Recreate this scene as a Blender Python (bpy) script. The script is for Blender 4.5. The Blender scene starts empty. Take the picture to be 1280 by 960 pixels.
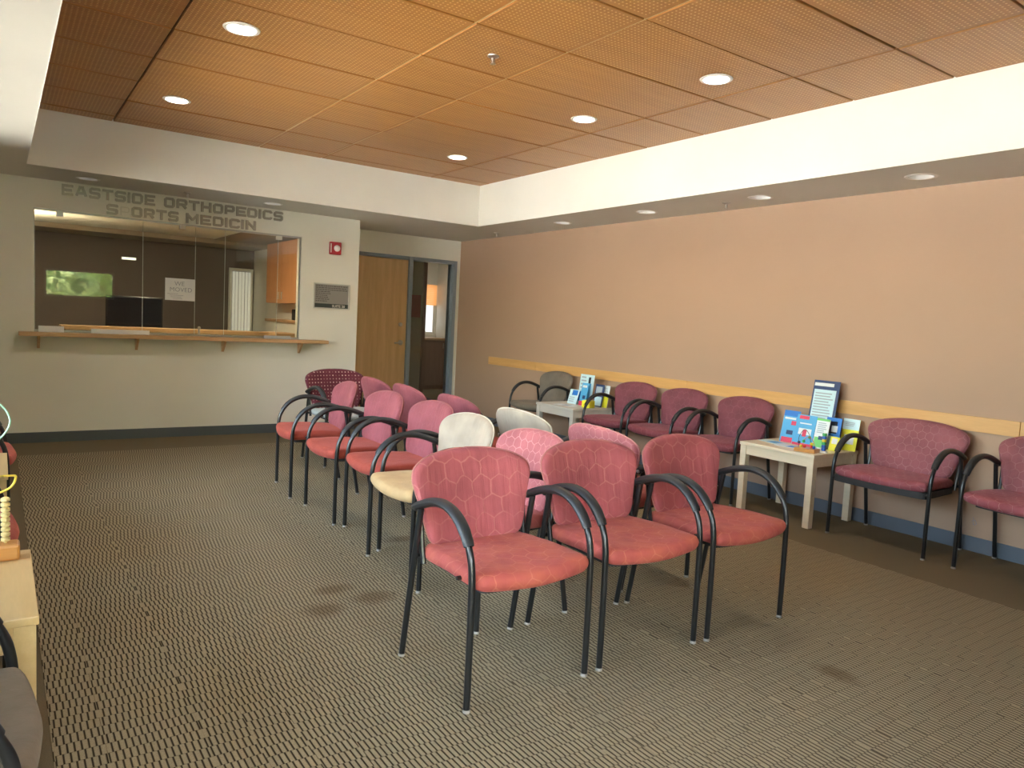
import bpy, bmesh, math, random
from mathutils import Vector, Matrix
random.seed(7)
S = bpy.context.scene
COL = S.collection
PI = math.pi

# ------------------------------------------------------------------ camera
H = 1.3366
cam_d = bpy.data.cameras.new('camera')
cam_d.sensor_fit = 'HORIZONTAL'; cam_d.sensor_width = 36.0
cam_d.lens = 918.14 * 36.0 / 1280.0
cam_d.clip_start = 0.05; cam_d.clip_end = 300
cam = bpy.data.objects.new('camera', cam_d); COL.objects.link(cam)
yaw, pitch, roll = .6124, -.0833, .0521
F = Vector((math.sin(yaw)*math.cos(pitch), math.cos(yaw)*math.cos(pitch), math.sin(pitch)))
R0 = Vector((math.cos(yaw), -math.sin(yaw), 0)); U0 = R0.cross(F)
R1 = math.cos(roll)*R0 + math.sin(roll)*U0; U1 = -math.sin(roll)*R0 + math.cos(roll)*U0
cam.matrix_world = Matrix(((R1.x, U1.x, -F.x, 0), (R1.y, U1.y, -F.y, 0), (R1.z, U1.z, -F.z, H), (0, 0, 0, 1)))
S.camera = cam

# ------------------------------------------------------------------ world, sun, exposure
S.view_settings.view_transform = 'Standard'; S.view_settings.look = 'None'
S.view_settings.gamma = 1.0; S.view_settings.use_curve_mapping = False
S.view_settings.exposure = 2.55
SKY_STRENGTH, SUN_STRENGTH = 0.9, 14.0
TRAY_W, BACK_W = 1.7, 0.0      # watts of the room's downlights
world = bpy.data.worlds.new('world'); S.world = world; world.use_nodes = True
wn = world.node_tree; wn.nodes.clear()
wo = wn.nodes.new('ShaderNodeOutputWorld'); bg = wn.nodes.new('ShaderNodeBackground')
sky = wn.nodes.new('ShaderNodeTexSky'); sky.sky_type = 'NISHITA'; sky.sun_disc = False
sky.sun_elevation = math.radians(58); sky.sun_rotation = math.radians(191); sky.air_density = 1.0; sky.dust_density = 2.5; sky.ozone_density = 1.0
tint = wn.nodes.new('ShaderNodeMix'); tint.data_type = 'RGBA'; tint.blend_type = 'MULTIPLY'; tint.inputs[0].default_value = 1.0
tint.inputs[7].default_value = (1.0, .91, .78, 1)          # camera white balance, applied to the whole sky
wn.links.new(sky.outputs[0], tint.inputs[6]); wn.links.new(tint.outputs[2], bg.inputs[0]); bg.inputs[1].default_value = SKY_STRENGTH
wn.links.new(bg.outputs[0], wo.inputs[0])
sl = bpy.data.lights.new('sun', 'SUN'); sl.energy = SUN_STRENGTH; sl.angle = math.radians(0.6); sl.color = (1.0, .95, .86)
sun = bpy.data.objects.new('sun', sl); COL.objects.link(sun)
sun.rotation_euler = Vector((0.10, 0.50, -0.86)).to_track_quat('-Z', 'Y').to_euler()
try:
    S.cycles.use_denoising = True; S.cycles.max_bounces = 10; S.cycles.diffuse_bounces = 6
    S.cycles.sample_clamp_indirect = 6.0; S.cycles.caustics_reflective = False; S.cycles.caustics_refractive = False
except Exception:
    pass

# ------------------------------------------------------------------ dimensions
XW = 5.234; YB = 8.023; YD = 8.843; XB = 3.40; XL = -0.62; YR = -1.55
ZS = 2.41; ZC = 2.864
TX0, TX1, TY1 = 0.192, 4.501, 7.239
WX0, WX1, WZ0, WZ1 = 0.268, 2.727, 1.035, 2.15

# ------------------------------------------------------------------ node helpers
def new_mat(name):
    m = bpy.data.materials.new(name); m.use_nodes = True
    nt = m.node_tree; nt.nodes.clear()
    out = nt.nodes.new('ShaderNodeOutputMaterial'); b = nt.nodes.new('ShaderNodeBsdfPrincipled')
    nt.links.new(b.outputs[0], out.inputs[0])
    return m, nt, b
def N(nt, t, **kw):
    n = nt.nodes.new(t)
    for k, v in kw.items():
        if k.startswith('i_'):
            key = k[2:]; key = int(key) if key.isdigit() else key.replace('_', ' ')
            s = n.inputs[key]
            if hasattr(v, 'is_linked') or isinstance(v, bpy.types.NodeSocket): nt.links.new(v, s)
            else: s.default_value = v
        else: setattr(n, k, v)
    return n
def math_n(nt, op, a, b=None, c=None):
    n = nt.nodes.new('ShaderNodeMath'); n.operation = op
    for i, v in enumerate((a, b, c)):
        if v is None: continue
        if isinstance(v, (int, float)): n.inputs[i].default_value = v
        else: nt.links.new(v, n.inputs[i])
    return n.outputs[0]
def vmath(nt, op, a, b=None):
    n = nt.nodes.new('ShaderNodeVectorMath'); n.operation = op
    for i, v in enumerate((a, b)):
        if v is None: continue
        if isinstance(v, (tuple, list)): n.inputs[i].default_value = v
        else: nt.links.new(v, n.inputs[i])
    return n.outputs['Value'] if op in ('DOT_PRODUCT', 'LENGTH') else n.outputs[0]
def mix(nt, fac, a, b):
    n = nt.nodes.new('ShaderNodeMix'); n.data_type = 'RGBA'
    for s, v in ((n.inputs[0], fac), (n.inputs[6], a), (n.inputs[7], b)):
        if isinstance(v, (int, float)): s.default_value = v
        elif isinstance(v, (tuple, list)): s.default_value = (*v, 1) if len(v) == 3 else v
        else: nt.links.new(v, s)
    return n.outputs[2]
def ramp(nt, fac, stops):
    n = nt.nodes.new('ShaderNodeValToRGB'); nt.links.new(fac, n.inputs[0])
    e = n.color_ramp.elements
    while len(e) > 1: e.remove(e[-1])
    e[0].position = stops[0][0]; e[0].color = (*stops[0][1], 1)
    for p, c in stops[1:]:
        q = e.new(p); q.color = (*c, 1)
    return n.outputs[0]
def coords(nt, kind='Object'):
    return nt.nodes.new('ShaderNodeTexCoord').outputs[kind]
def noise(nt, vec, scale, detail=3.0, rough=.5):
    n = nt.nodes.new('ShaderNodeTexNoise'); nt.links.new(vec, n.inputs['Vector'])
    n.inputs['Scale'].default_value = scale; n.inputs['Detail'].default_value = detail; n.inputs['Roughness'].default_value = rough
    return n.outputs[0]
def mapping(nt, vec, scale=(1,1,1), rot=(0,0,0), loc=(0,0,0)):
    n = nt.nodes.new('ShaderNodeMapping'); nt.links.new(vec, n.inputs[0])
    n.inputs['Scale'].default_value = scale; n.inputs['Rotation'].default_value = rot; n.inputs['Location'].default_value = loc
    return n.outputs[0]
def bump(nt, b, h, strength, dist):
    n = nt.nodes.new('ShaderNodeBump'); nt.links.new(h, n.inputs['Height'])
    n.inputs['Strength'].default_value = strength; n.inputs['Distance'].default_value = dist
    nt.links.new(n.outputs[0], b.inputs['Normal'])
def plain(name, c, rough=.5, metal=0.0, spec=.5, emit=None, es=0.0):
    m, nt, b = new_mat(name)
    b.inputs['Base Color'].default_value = (*c, 1); b.inputs['Roughness'].default_value = rough
    b.inputs['Metallic'].default_value = metal; b.inputs['Specular IOR Level'].default_value = spec
    if emit: b.inputs['Emission Color'].default_value = (*emit, 1); b.inputs['Emission Strength'].default_value = es
    return m
def paint(name, c, rough=.6, sc=60, var=.03, spec=.35):
    m, nt, b = new_mat(name); v = coords(nt)
    n = noise(nt, v, 1.3, 4)
    lo = tuple(x*(1-var) for x in c); hi = tuple(min(1, x*(1+var)) for x in c)
    nt.links.new(ramp(nt, n, [(.3, lo), (.7, hi)]), b.inputs['Base Color'])
    b.inputs['Roughness'].default_value = rough; b.inputs['Specular IOR Level'].default_value = spec
    bump(nt, b, noise(nt, v, sc, 3), .12, .004)
    return m
def wood(name, c1, c2, axis='y', rough=.4, gs=1.0, c3=None):
    m, nt, b = new_mat(name); v = coords(nt)
    sc = {'x': (1.2*gs, 14*gs, 14*gs), 'y': (14*gs, 1.2*gs, 14*gs), 'z': (14*gs, 14*gs, 1.0*gs)}[axis]
    oi = nt.nodes.new('ShaderNodeObjectInfo')
    vv = vmath(nt, 'ADD', mapping(nt, v, sc), vmath(nt, 'SCALE', oi.outputs['Location']))
    a = noise(nt, vv, 1.6, 6, .6); g = noise(nt, mapping(nt, v, tuple(s*6 for s in sc)), 2.0, 3)
    col = ramp(nt, a, [(.28, c1), (.72, c2)])
    col = mix(nt, math_n(nt, 'MULTIPLY', g, .35), col, c3 or tuple(x*.72 for x in c1))
    nt.links.new(col, b.inputs['Base Color']); b.inputs['Roughness'].default_value = rough
    bump(nt, b, g, .06, .002)
    return m

# ------------------------------------------------------------------ materials
M_cream = paint('cream_paint', (.80, .78, .70), .65)
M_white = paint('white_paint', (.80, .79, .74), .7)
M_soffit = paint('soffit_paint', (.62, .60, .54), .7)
M_terra = paint('terracotta_paint', (.46, .310, .215), .55, var=.02)
M_dark = plain('dark_plenum', (.03, .025, .02), .9)
M_taupe = paint('taupe_paint', (.17, .135, .12), .7)
M_beige = paint('beige_paint', (.42, .34, .24), .7)
M_brownpanel = wood('brown_laminate', (.20, .10, .07), (.26, .14, .10), 'z')
M_rubber = plain('rubber_base', (.085, .095, .10), .55)
M_rubber_r = plain('rubber_base_grey', (.13, .155, .19), .5)
M_oak = wood('oak_rail', (.66, .36, .12), (.80, .47, .18), 'y', .38)
M_oakx = wood('oak_shelf', (.50, .29, .14), (.62, .38, .20), 'x', .38)
M_oakdoor = wood('oak_door', (.62, .40, .19), (.80, .55, .29), 'z', .42, .8)
M_cab = wood('orange_cabinet', (.62, .27, .10), (.74, .35, .15), 'z', .4)
M_birch = wood('birch_table', (.78, .66, .46), (.88, .76, .56), 'y', .4)
M_maple = wood('maple_table', (.66, .44, .18), (.76, .54, .26), 'y', .35)
M_toy = wood('toy_wood', (.56, .25, .06), (.66, .32, .09), 'x', .3)
M_bead = plain('bead_wood', (.74, .60, .28), .4)
M_doorframe = plain('blue_grey_frame', (.24, .29, .34), .35, spec=.6)
M_steel = plain('brushed_steel', (.55, .53, .50), .32, 1.0)
M_alu = plain('aluminium', (.45, .45, .44), .4, .9)
M_letter = plain('letter_metal', (.42, .39, .34), .30, .75)
M_black = plain('black_steel', (.012, .013, .014), .28, 0, .6)
M_arm = plain('black_urethane', (.018, .019, .021), .45, 0, .5)
M_shell = plain('black_shell', (.02, .018, .018), .6)
M_glide = plain('clear_glide', (.33, .31, .27), .3)
M_paper = plain('paper', (.80, .82, .84), .7)
M_ink = plain('pencil_ink', (.30, .32, .40), .8)
M_red = plain('alarm_red', (.42, .02, .03), .35)
M_strobe = plain('strobe_lens', (.85, .85, .85), .15)
M_lens = plain('downlight_lens', (.80, .82, .84), .25, emit=(.9, .95, 1.0), es=.12)
M_can = plain('downlight_can', (.80, .80, .78), .3)
M_trimw = plain('white_trim', (.75, .73, .68), .4)
M_screen = plain('monitor_black', (.02, .02, .022), .2)
M_grid = plain('grid_bar', (.05, .03, .02), .5)
M_gridp = plain('grid_bar_pale', (.60, .46, .26), .45)
M_tilegrout = plain('concrete', (.62, .60, .56), .9)

def glass(name, tint=(.90, .94, .93), mixf=1.0):
    m = bpy.data.materials.new(name); m.use_nodes = True; nt = m.node_tree; nt.nodes.clear()
    out = nt.nodes.new('ShaderNodeOutputMaterial')
    tr = nt.nodes.new('ShaderNodeBsdfTransparent'); tr.inputs[0].default_value = (*tint, 1)
    gl = nt.nodes.new('ShaderNodeBsdfGlossy'); gl.inputs['Roughness'].default_value = 0.0
    fr = nt.nodes.new('ShaderNodeFresnel'); fr.inputs[0].default_value = 1.5
    ms = nt.nodes.new('ShaderNodeMixShader'); nt.links.new(fr.outputs[0], ms.inputs[0])
    nt.links.new(tr.outputs[0], ms.inputs[1]); nt.links.new(gl.outputs[0], ms.inputs[2]); nt.links.new(ms.outputs[0], out.inputs[0])
    return m
M_glass = glass('window_glass', (.95, .97, .96))
M_glassr = glass('reception_glass', (.88, .92, .90))

M_gedge = plain('glass_edge', (.50, .56, .52), .2)
def fabric(name, base, line, mode='hex', line_amt=.5, cell=.062, plane='xz', sheen=.25, mottle=None):
    m, nt, b = new_mat(name); v = coords(nt)
    n1 = noise(nt, v, 9, 4); n2 = noise(nt, v, 420, 2)
    col = ramp(nt, n1, [(.3, tuple(x*.86 for x in base)), (.7, tuple(min(1, x*1.12) for x in base))])
    if mottle is not None:
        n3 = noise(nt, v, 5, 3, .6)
        col = mix(nt, math_n(nt, 'MULTIPLY', ramp(nt, n3, [(.42, (0,0,0)), (.62, (1,1,1))]), .7), col, mottle)  # second tone mixed in by random noise
    h = n2
    sep = nt.nodes.new('ShaderNodeSeparateXYZ'); nt.links.new(v, sep.inputs[0])
    if plane == 'xz':
        p = nt.nodes.new('ShaderNodeCombineXYZ'); nt.links.new(sep.outputs[0], p.inputs[0]); nt.links.new(sep.outputs[2], p.inputs[1])
    else:
        p = nt.nodes.new('ShaderNodeCombineXYZ'); nt.links.new(sep.outputs[0], p.inputs[0])
        nt.links.new(math_n(nt, 'ADD', sep.outputs[1], math_n(nt, 'MULTIPLY', sep.outputs[2], .9)), p.inputs[1])
    pv = p.outputs[0]
    if mode == 'hex':
        nz = nt.nodes.new('ShaderNodeTexNoise'); nt.links.new(v, nz.inputs['Vector']); nz.inputs['Scale'].default_value = 14
        pv = vmath(nt, 'ADD', pv, vmath(nt, 'MULTIPLY', vmath(nt, 'SUBTRACT', nz.outputs[1], (.5, .5, .5)), (.030, .030, 0)))
        q = vmath(nt, 'ADD', vmath(nt, 'MULTIPLY', pv, (1/cell, 1/cell, 0)), (50.0, 50*1.7320508, 0))
        r = (1.0, 1.7320508, 1.0); hr = (.5, .8660254, 0)
        a = vmath(nt, 'SUBTRACT', vmath(nt, 'MODULO', q, r), hr)
        c = vmath(nt, 'SUBTRACT', vmath(nt, 'MODULO', vmath(nt, 'SUBTRACT', q, hr), r), hr)
        sel = math_n(nt, 'LESS_THAN', vmath(nt, 'DOT_PRODUCT', a, a), vmath(nt, 'DOT_PRODUCT', c, c))
        g = vmath(nt, 'ABSOLUTE', mix(nt, sel, c, a))
        g = vmath(nt, 'MULTIPLY', g, (1, 1, 0))
        d = math_n(nt, 'MAXIMUM', vmath(nt, 'DOT_PRODUCT', g, (1, 0, 0)), vmath(nt, 'DOT_PRODUCT', g, (.5, .8660254, 0)))
        ln = ramp(nt, d, [(.455, (0,0,0)), (.49, (1,1,1))])
        fade = ramp(nt, noise(nt, v, 7, 3), [(.38, (.25,)*3), (.6, (1, 1, 1))])
        col = mix(nt, math_n(nt, 'MULTIPLY', math_n(nt, 'MULTIPLY', ln, fade), line_amt), col, line)
    elif mode == 'dots':
        q = vmath(nt, 'MULTIPLY', pv, (1/.031, 1/.031, 0))
        wnz = nt.nodes.new('ShaderNodeTexWhiteNoise'); wnz.noise_dimensions = '3D'; nt.links.new(vmath(nt, 'FLOOR', vmath(nt, 'ADD', q, (50, 50, .5))), wnz.inputs['Vector'])
        q = vmath(nt, 'SUBTRACT', vmath(nt, 'FRACTION', vmath(nt, 'ADD', q, (50, 50, 0))), (.5, .5, 0))
        d = vmath(nt, 'LENGTH', q)
        col = mix(nt, math_n(nt, 'MULTIPLY', math_n(nt, 'ADD', math_n(nt, 'MULTIPLY', wnz.outputs['Value'], .85), .15), ramp(nt, d, [(.16, (1, 1, 1)), (.22, (0, 0, 0))])), col, line)
    nt.links.new(col, b.inputs['Base Color'])
    b.inputs['Roughness'].default_value = .75; b.inputs['Specular IOR Level'].default_value = .25
    b.inputs['Sheen Weight'].default_value = sheen; b.inputs['Sheen Roughness'].default_value = .4
    b.inputs['Sheen Tint'].default_value = (min(1, base[0]*1.6+.2), min(1, base[1]*1.6+.2), min(1, base[2]*1.6+.2), 1)
    wr = noise(nt, mapping(nt, v, (26, 4, 2.2)), 1.0, 3) if plane == 'xz' else noise(nt, v, 16, 3)
    hh = math_n(nt, 'ADD', math_n(nt, 'MULTIPLY', wr, 1.0), math_n(nt, 'MULTIPLY', n2, .10))
    bump(nt, b, hh, .5, .013)
    return m
ROSE = (.35, .088, .098); ROSES = (.41, .095, .085)
FAB = {  # back and seat fabric; seats tend redder, some mottled with a second tone
 'rose': (fabric('rose_back', ROSE, (.62, .27, .23), plane='xz', line_amt=.33, cell=.085, sheen=.3), fabric('rose_seat', (.38, .080, .068), (.60, .22, .14), plane='xy', line_amt=.4, cell=.075, mottle=(.47, .12, .07))),
 'brick': (fabric('brick_back', (.275, .072, .085), (.42, .15, .15), plane='xz', line_amt=.2), fabric('brick_seat', (.32, .055, .035), (.5, .12, .08), plane='xy', line_amt=.15, mottle=(.30, .05, .035))),
 'pink': (fabric('pink_back', (.42, .13, .14), (.68, .34, .32), plane='xz', line_amt=.7, cell=.05), fabric('pink_seat', (.38, .10, .09), (.62, .3, .24), plane='xy', line_amt=.6)),
 'plum': (fabric('plum_back', (.21, .062, .078), (.38, .17, .18), plane='xz', line_amt=.35), fabric('plum_seat', (.22, .058, .072), (.42, .20, .18), plane='xy', line_amt=.5, mottle=(.20, .04, .05))),
 'mauve': (fabric('mauve_back', (.29, .10, .115), (.47, .25, .25), plane='xz', line_amt=.55, cell=.055), fabric('mauve_seat', (.31, .09, .105), (.50, .26, .24), plane='xy', line_amt=.6, mottle=(.24, .05, .06))),
 'tan': (fabric('tan_back', (.40, .33, .26), (.4,.4,.3), mode='plain', plane='xz'), fabric('tan_seat', (.50, .33, .16), (.4,.4,.3), mode='plain', plane='xy')),
 'grey': (fabric('grey_back', (.19, .16, .125), (.4,.4,.3), mode='plain', plane='xz', sheen=.2), fabric('grey_seat', (.20, .165, .12), (.4,.4,.3), mode='plain', plane='xy', sheen=.2)),
 'dots': (fabric('dotted_back', (.12, .022, .034), (.62, .42, .38), mode='dots', plane='xz', sheen=.2), fabric('silver_seat', (.42, .43, .40), (.4,.4,.3), mode='plain', plane='xy', sheen=.2)),
}

# carpet -----------------------------------------------------------------
def carpet():
    m, nt, b = new_mat('ribbed_carpet'); v = coords(nt)
    sep = nt.nodes.new('ShaderNodeSeparateXYZ'); nt.links.new(v, sep.inputs[0]); X, Y = sep.outputs[0], sep.outputs[1]
    p, L = .0187, .056
    xs = math_n(nt, 'DIVIDE', X, p)
    blk = math_n(nt, 'FLOOR', math_n(nt, 'DIVIDE', X, .13))
    wj = nt.nodes.new('ShaderNodeTexWhiteNoise'); wj.noise_dimensions = '1D'; nt.links.new(blk, wj.inputs['W'])
    ys = math_n(nt, 'ADD', math_n(nt, 'DIVIDE', Y, L), math_n(nt, 'MULTIPLY', math_n(nt, 'ROUND', math_n(nt, 'MULTIPLY', wj.outputs['Value'], 2)), .5))
    row = math_n(nt, 'FLOOR', ys)
    wr = nt.nodes.new('ShaderNodeTexWhiteNoise'); wr.noise_dimensions = '1D'; nt.links.new(row, wr.inputs['W'])
    off = math_n(nt, 'MULTIPLY', math_n(nt, 'PINGPONG', row, 3.0), .34)
    fx = math_n(nt, 'FRACT', math_n(nt, 'ADD', xs, off)); fy = math_n(nt, 'FRACT', ys)
    d = math_n(nt, 'ABSOLUTE', math_n(nt, 'SUBTRACT', fx, .5))
    gro = ramp(nt, d, [(.30, (1, 1, 1)), (.43, (0, 0, 0))])
    e = math_n(nt, 'ABSOLUTE', math_n(nt, 'SUBTRACT', fy, .5))
    gro2 = ramp(nt, e, [(.45, (1, 1, 1)), (.50, (.55, .55, .55))])
    h = math_n(nt, 'MULTIPLY', gro, gro2)
    n = noise(nt, v, 260, 2); n2 = noise(nt, v, 1.2, 3)
    base = ramp(nt, n, [(.3, (.26, .217, .135)), (.7, (.39, .33, .22))])
    base = mix(nt, math_n(nt, 'MULTIPLY', n2, .25), base, (.28, .235, .14))
    col = mix(nt, h, (.035, .026, .015), base)
    # spilled-drink stains at their own spots
    st = None
    for (cx, cy, rx, ry) in ((1.20, 3.08, .17, .13), (1.33, 3.30, .16, .10), (1.46, 3.12, .17, .14), (2.0, 3.9, .2, .1), (2.75, 1.55, .10, .16)):
        q = vmath(nt, 'MULTIPLY', vmath(nt, 'SUBTRACT', v, (cx, cy, 0)), (1/rx, 1/ry, 0))
        dd = math_n(nt, 'ADD', vmath(nt, 'LENGTH', q), math_n(nt, 'MULTIPLY', noise(nt, v, 9, 4), .5))
        s1 = ramp(nt, dd, [(.0, (1,)*3), (.55, (.9,)*3), (1.0, (0, 0, 0))])
        st = s1 if st is None else math_n(nt, 'MAXIMUM', st, s1)
    col = mix(nt, math_n(nt, 'MULTIPLY', st, .6), col, (.11, .065, .03))
    nt.links.new(col, b.inputs['Base Color']); b.inputs['Roughness'].default_value = .95; b.inputs['Specular IOR Level'].default_value = .1
    bump(nt, b, math_n(nt, 'ADD', h, math_n(nt, 'MULTIPLY', n, .3)), .6, .003)
    return m
M_carpet = carpet()
def border():
    m, nt, b = new_mat('plain_border_carpet'); v = coords(nt)
    n = noise(nt, v, 300, 2)
    nt.links.new(ramp(nt, n, [(.3, (.15, .118, .07)), (.7, (.20, .162, .10))]), b.inputs['Base Color'])
    b.inputs['Roughness'].default_value = .95; b.inputs['Specular IOR Level'].default_value = .1
    bump(nt, b, n, .3, .002); return m
M_border = border()
def panelmat():
    m, nt, b = new_mat('perforated_wood'); v = coords(nt)
    oi = nt.nodes.new('ShaderNodeObjectInfo'); wc = vmath(nt, 'ADD', v, oi.outputs['Location'])
    a = noise(nt, mapping(nt, wc, (1.4, 15, 1)), 1.5, 5)
    col = ramp(nt, a, [(.25, (.35, .150, .032)), (.75, (.45, .205, .052))])
    rnd = math_n(nt, 'MULTIPLY', oi.outputs['Random'], .35)
    col = mix(nt, rnd, col, (.27, .125, .045))
    q = vmath(nt, 'SUBTRACT', vmath(nt, 'FRACTION', vmath(nt, 'ADD', vmath(nt, 'MULTIPLY', v, (1/.0254, 1/.0254, 0)), (100.25, 100.25, 0))), (.5, .5, 0))
    d = vmath(nt, 'LENGTH', vmath(nt, 'MULTIPLY', q, (1, 1, 0)))
    hole = ramp(nt, d, [(.17, (1, 1, 1)), (.23, (0, 0, 0))])
    # plain rim round each panel: generated coordinates
    g = nt.nodes.new('ShaderNodeAttribute'); g.attribute_name = 'rim'
    hole = math_n(nt, 'MULTIPLY', hole, g.outputs['Fac'])
    col = mix(nt, hole, col, (.66, .42, .17))
    nt.links.new(col, b.inputs['Base Color']); b.inputs['Roughness'].default_value = .42; b.inputs['Specular IOR Level'].default_value = .5
    bump(nt, b, math_n(nt, 'SUBTRACT', 1.0, hole), .3, .002)
    return m
M_panel = panelmat()

# ------------------------------------------------------------------ mesh helpers
class MB:
    def __init__(s): s.v = []; s.f = []
    def box(s, x0, x1, y0, y1, z0, z1):
        i = len(s.v); s.v += [(x0,y0,z0),(x1,y0,z0),(x1,y1,z0),(x0,y1,z0),(x0,y0,z1),(x1,y0,z1),(x1,y1,z1),(x0,y1,z1)]
        s.f += [tuple(i+k for k in q) for q in ((0,3,2,1),(4,5,6,7),(0,1,5,4),(1,2,6,5),(2,3,7,6),(3,0,4,7))]; return s
    def quad(s, *p):
        i = len(s.v); s.v += list(p); s.f.append(tuple(range(i, i+len(p)))); return s
    def tube(s, pts, r, n=10, sx=1.0, side=Vector((1,0,0)), cap=True):
        """swept section: r along the path plane normal, r*sx along 'side'"""
        pts = [Vector(p) for p in pts]; i0 = len(s.v)
        for k, p in enumerate(pts):
            t = (pts[min(k+1, len(pts)-1)] - pts[max(k-1, 0)]).normalized()
            sd = (side - t*side.dot(t))
            if sd.length < 1e-4: sd = Vector((0,1,0)) - t*t.y
            sd.normalize(); up = t.cross(sd)
            rr = r[k] if isinstance(r, (list, tuple)) else r
            for j in range(n):
                a = 2*PI*j/n; s.v.append(tuple(p + sd*(math.cos(a)*rr*sx) + up*(math.sin(a)*rr)))
        for k in range(len(pts)-1):
            for j in range(n):
                a, b2 = i0+k*n+j, i0+k*n+(j+1) % n
                s.f.append((a, a+n, b2+n, b2))
        if cap:
            s.f.append(tuple(i0+j for j in range(n))); s.f.append(tuple(i0+(len(pts)-1)*n+j for j in reversed(range(n))))
        return s
    def lathe(s, c, prof, n=24, axis='z', cap=True):
        """prof: list of (radius, height)"""
        i0 = len(s.v); c = Vector(c)
        for (r, h) in prof:
            for j in range(n):
                a = 2*PI*j/n; u, w = r*math.cos(a), r*math.sin(a)
                o = {'z': (u, w, h), 'y': (u, h, w), 'x': (h, u, w)}[axis]
                s.v.append(tuple(c+Vector(o)))
        for k in range(len(prof)-1):
            for j in range(n):
                a, b2 = i0+k*n+j, i0+k*n+(j+1) % n
                s.f.append((a, b2, b2+n, a+n))
        if not cap: return s
        if prof[0][0] > 1e-5: s.f.append(tuple(i0+j for j in reversed(range(n))))
        if prof[-1][0] > 1e-5: s.f.append(tuple(i0+(len(prof)-1)*n+j for j in range(n)))
        return s
    def prism(s, poly, fn0, fn1):
        i = len(s.v); n = len(poly); s.v += [fn0(*p) for p in poly] + [fn1(*p) for p in poly]
        s.f.append(tuple(i+k for k in reversed(range(n)))); s.f.append(tuple(i+n+k for k in range(n)))
        for k in range(n): s.f.append((i+k, i+(k+1) % n, i+n+(k+1) % n, i+n+k))
        return s
    def mesh(s, name, mat):
        me = bpy.data.meshes.new(name); me.from_pydata(s.v, [], s.f); me.materials.append(mat)
        bm = bmesh.new(); bm.from_mesh(me); bmesh.ops.recalc_face_normals(bm, faces=bm.faces); bm.to_mesh(me); bm.free()
        return me
    def build(s, name, mat, parent=None, smooth=False, bevel=0, loc=None):
        me = s.mesh(name, mat)
        return link(name, me, parent, smooth, bevel, loc)
def link(name, me, parent=None, smooth=False, bevel=0, loc=None):
    o = bpy.data.objects.new(name, me); COL.objects.link(o)
    if parent: o.parent = parent
    if loc: o.location = loc
    if smooth: smooth_mesh(me)
    if bevel:
        b = o.modifiers.new('bevel', 'BEVEL'); b.width = bevel; b.segments = 2; b.limit_method = 'ANGLE'
    return o
def smooth_mesh(me, ang=40):
    me.polygons.foreach_set('use_smooth', [True]*len(me.polygons))
    bm = bmesh.new(); bm.from_mesh(me); lim = math.radians(ang)
    for e in bm.edges:
        if len(e.link_faces) == 2 and e.calc_face_angle(0) > lim: e.smooth = False
    bm.to_mesh(me); bm.free()
def struct(o, label=None):
    o['kind'] = 'structure'
    if label: o['label'] = label
    return o
def tag(o, label, cat, group=None, kind=None):
    o['label'] = label; o['category'] = cat
    if group: o['group'] = group
    if kind: o['kind'] = kind
    return o
def thing(name, label, cat, loc=(0,0,0), rz=0.0, group=None):
    o = bpy.data.objects.new(name, None); o.empty_display_size = .1; COL.objects.link(o)
    o.location = loc; o.rotation_euler = (0, 0, rz); return tag(o, label, cat, group)
def dup(root, loc, rz, label, group=None, parent=None):
    r = root.copy(); COL.objects.link(r); r.location = loc; r.rotation_euler = (0, 0, rz); r['label'] = label
    if group: r['group'] = group
    for ch in list(root.children):
        c = ch.copy(); COL.objects.link(c); c.parent = r
        for g in list(ch.children):
            d = g.copy(); COL.objects.link(d); d.parent = c
    return r
_kids = {}
def text(name, body, size, mat, parent, loc, rot, ext=.0008, bold=0.0, sx=1.0, align='LEFT'):
    cu = bpy.data.curves.new(name, 'FONT'); cu.body = body; cu.size = size; cu.extrude = ext; cu.offset = bold; cu.align_x = align; cu.resolution_u = 2
    t = bpy.data.objects.new('tmp', cu); COL.objects.link(t)
    dg = bpy.context.evaluated_depsgraph_get(); me = bpy.data.meshes.new_from_object(t.evaluated_get(dg))
    bpy.data.objects.remove(t); me.name = name; me.materials.clear(); me.materials.append(mat)
    o = bpy.data.objects.new(name, me); COL.objects.link(o); o.location = loc; o.rotation_euler = rot; o.scale = (sx, 1, 1)
    if parent: o.parent = parent
    return o
def plate_hole(mb, x0, x1, y0, y1, z0, z1, hole=None, n=32):
    """a slab between z0 (visible underside) and z1 with an optional round hole (cx, cy, r)"""
    if not hole: return mb.box(x0, x1, y0, y1, z0, z1)
    cx, cy, r = hole
    angs = [2*PI*k/n for k in range(n)] + [math.atan2(y-cy, x-cx) % (2*PI) for x in (x0, x1) for y in (y0, y1)]
    angs = sorted(set(round(a, 6) for a in angs)); m = len(angs); i = len(mb.v)
    def outer(a):
        c, s_ = math.cos(a), math.sin(a); t = 1e9
        if c > 1e-9: t = min(t, (x1-cx)/c)
        if c < -1e-9: t = min(t, (x0-cx)/c)
        if s_ > 1e-9: t = min(t, (y1-cy)/s_)
        if s_ < -1e-9: t = min(t, (y0-cy)/s_)
        return cx+c*t, cy+s_*t
    for z in (z0, z1):
        for a in angs: mb.v.append((*outer(a), z))
        for a in angs: mb.v.append((cx+r*math.cos(a), cy+r*math.sin(a), z))
    for k in range(m):
        j = (k+1) % m
        mb.f += [(i+k, i+j, i+m+j, i+m+k), (i+2*m+k, i+3*m+k, i+3*m+j, i+2*m+j), (i+k, i+2*m+k, i+2*m+j, i+j), (i+m+k, i+m+j, i+3*m+j, i+3*m+k)]
    return mb

# ------------------------------------------------------------------ room shell
T = .14
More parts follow.
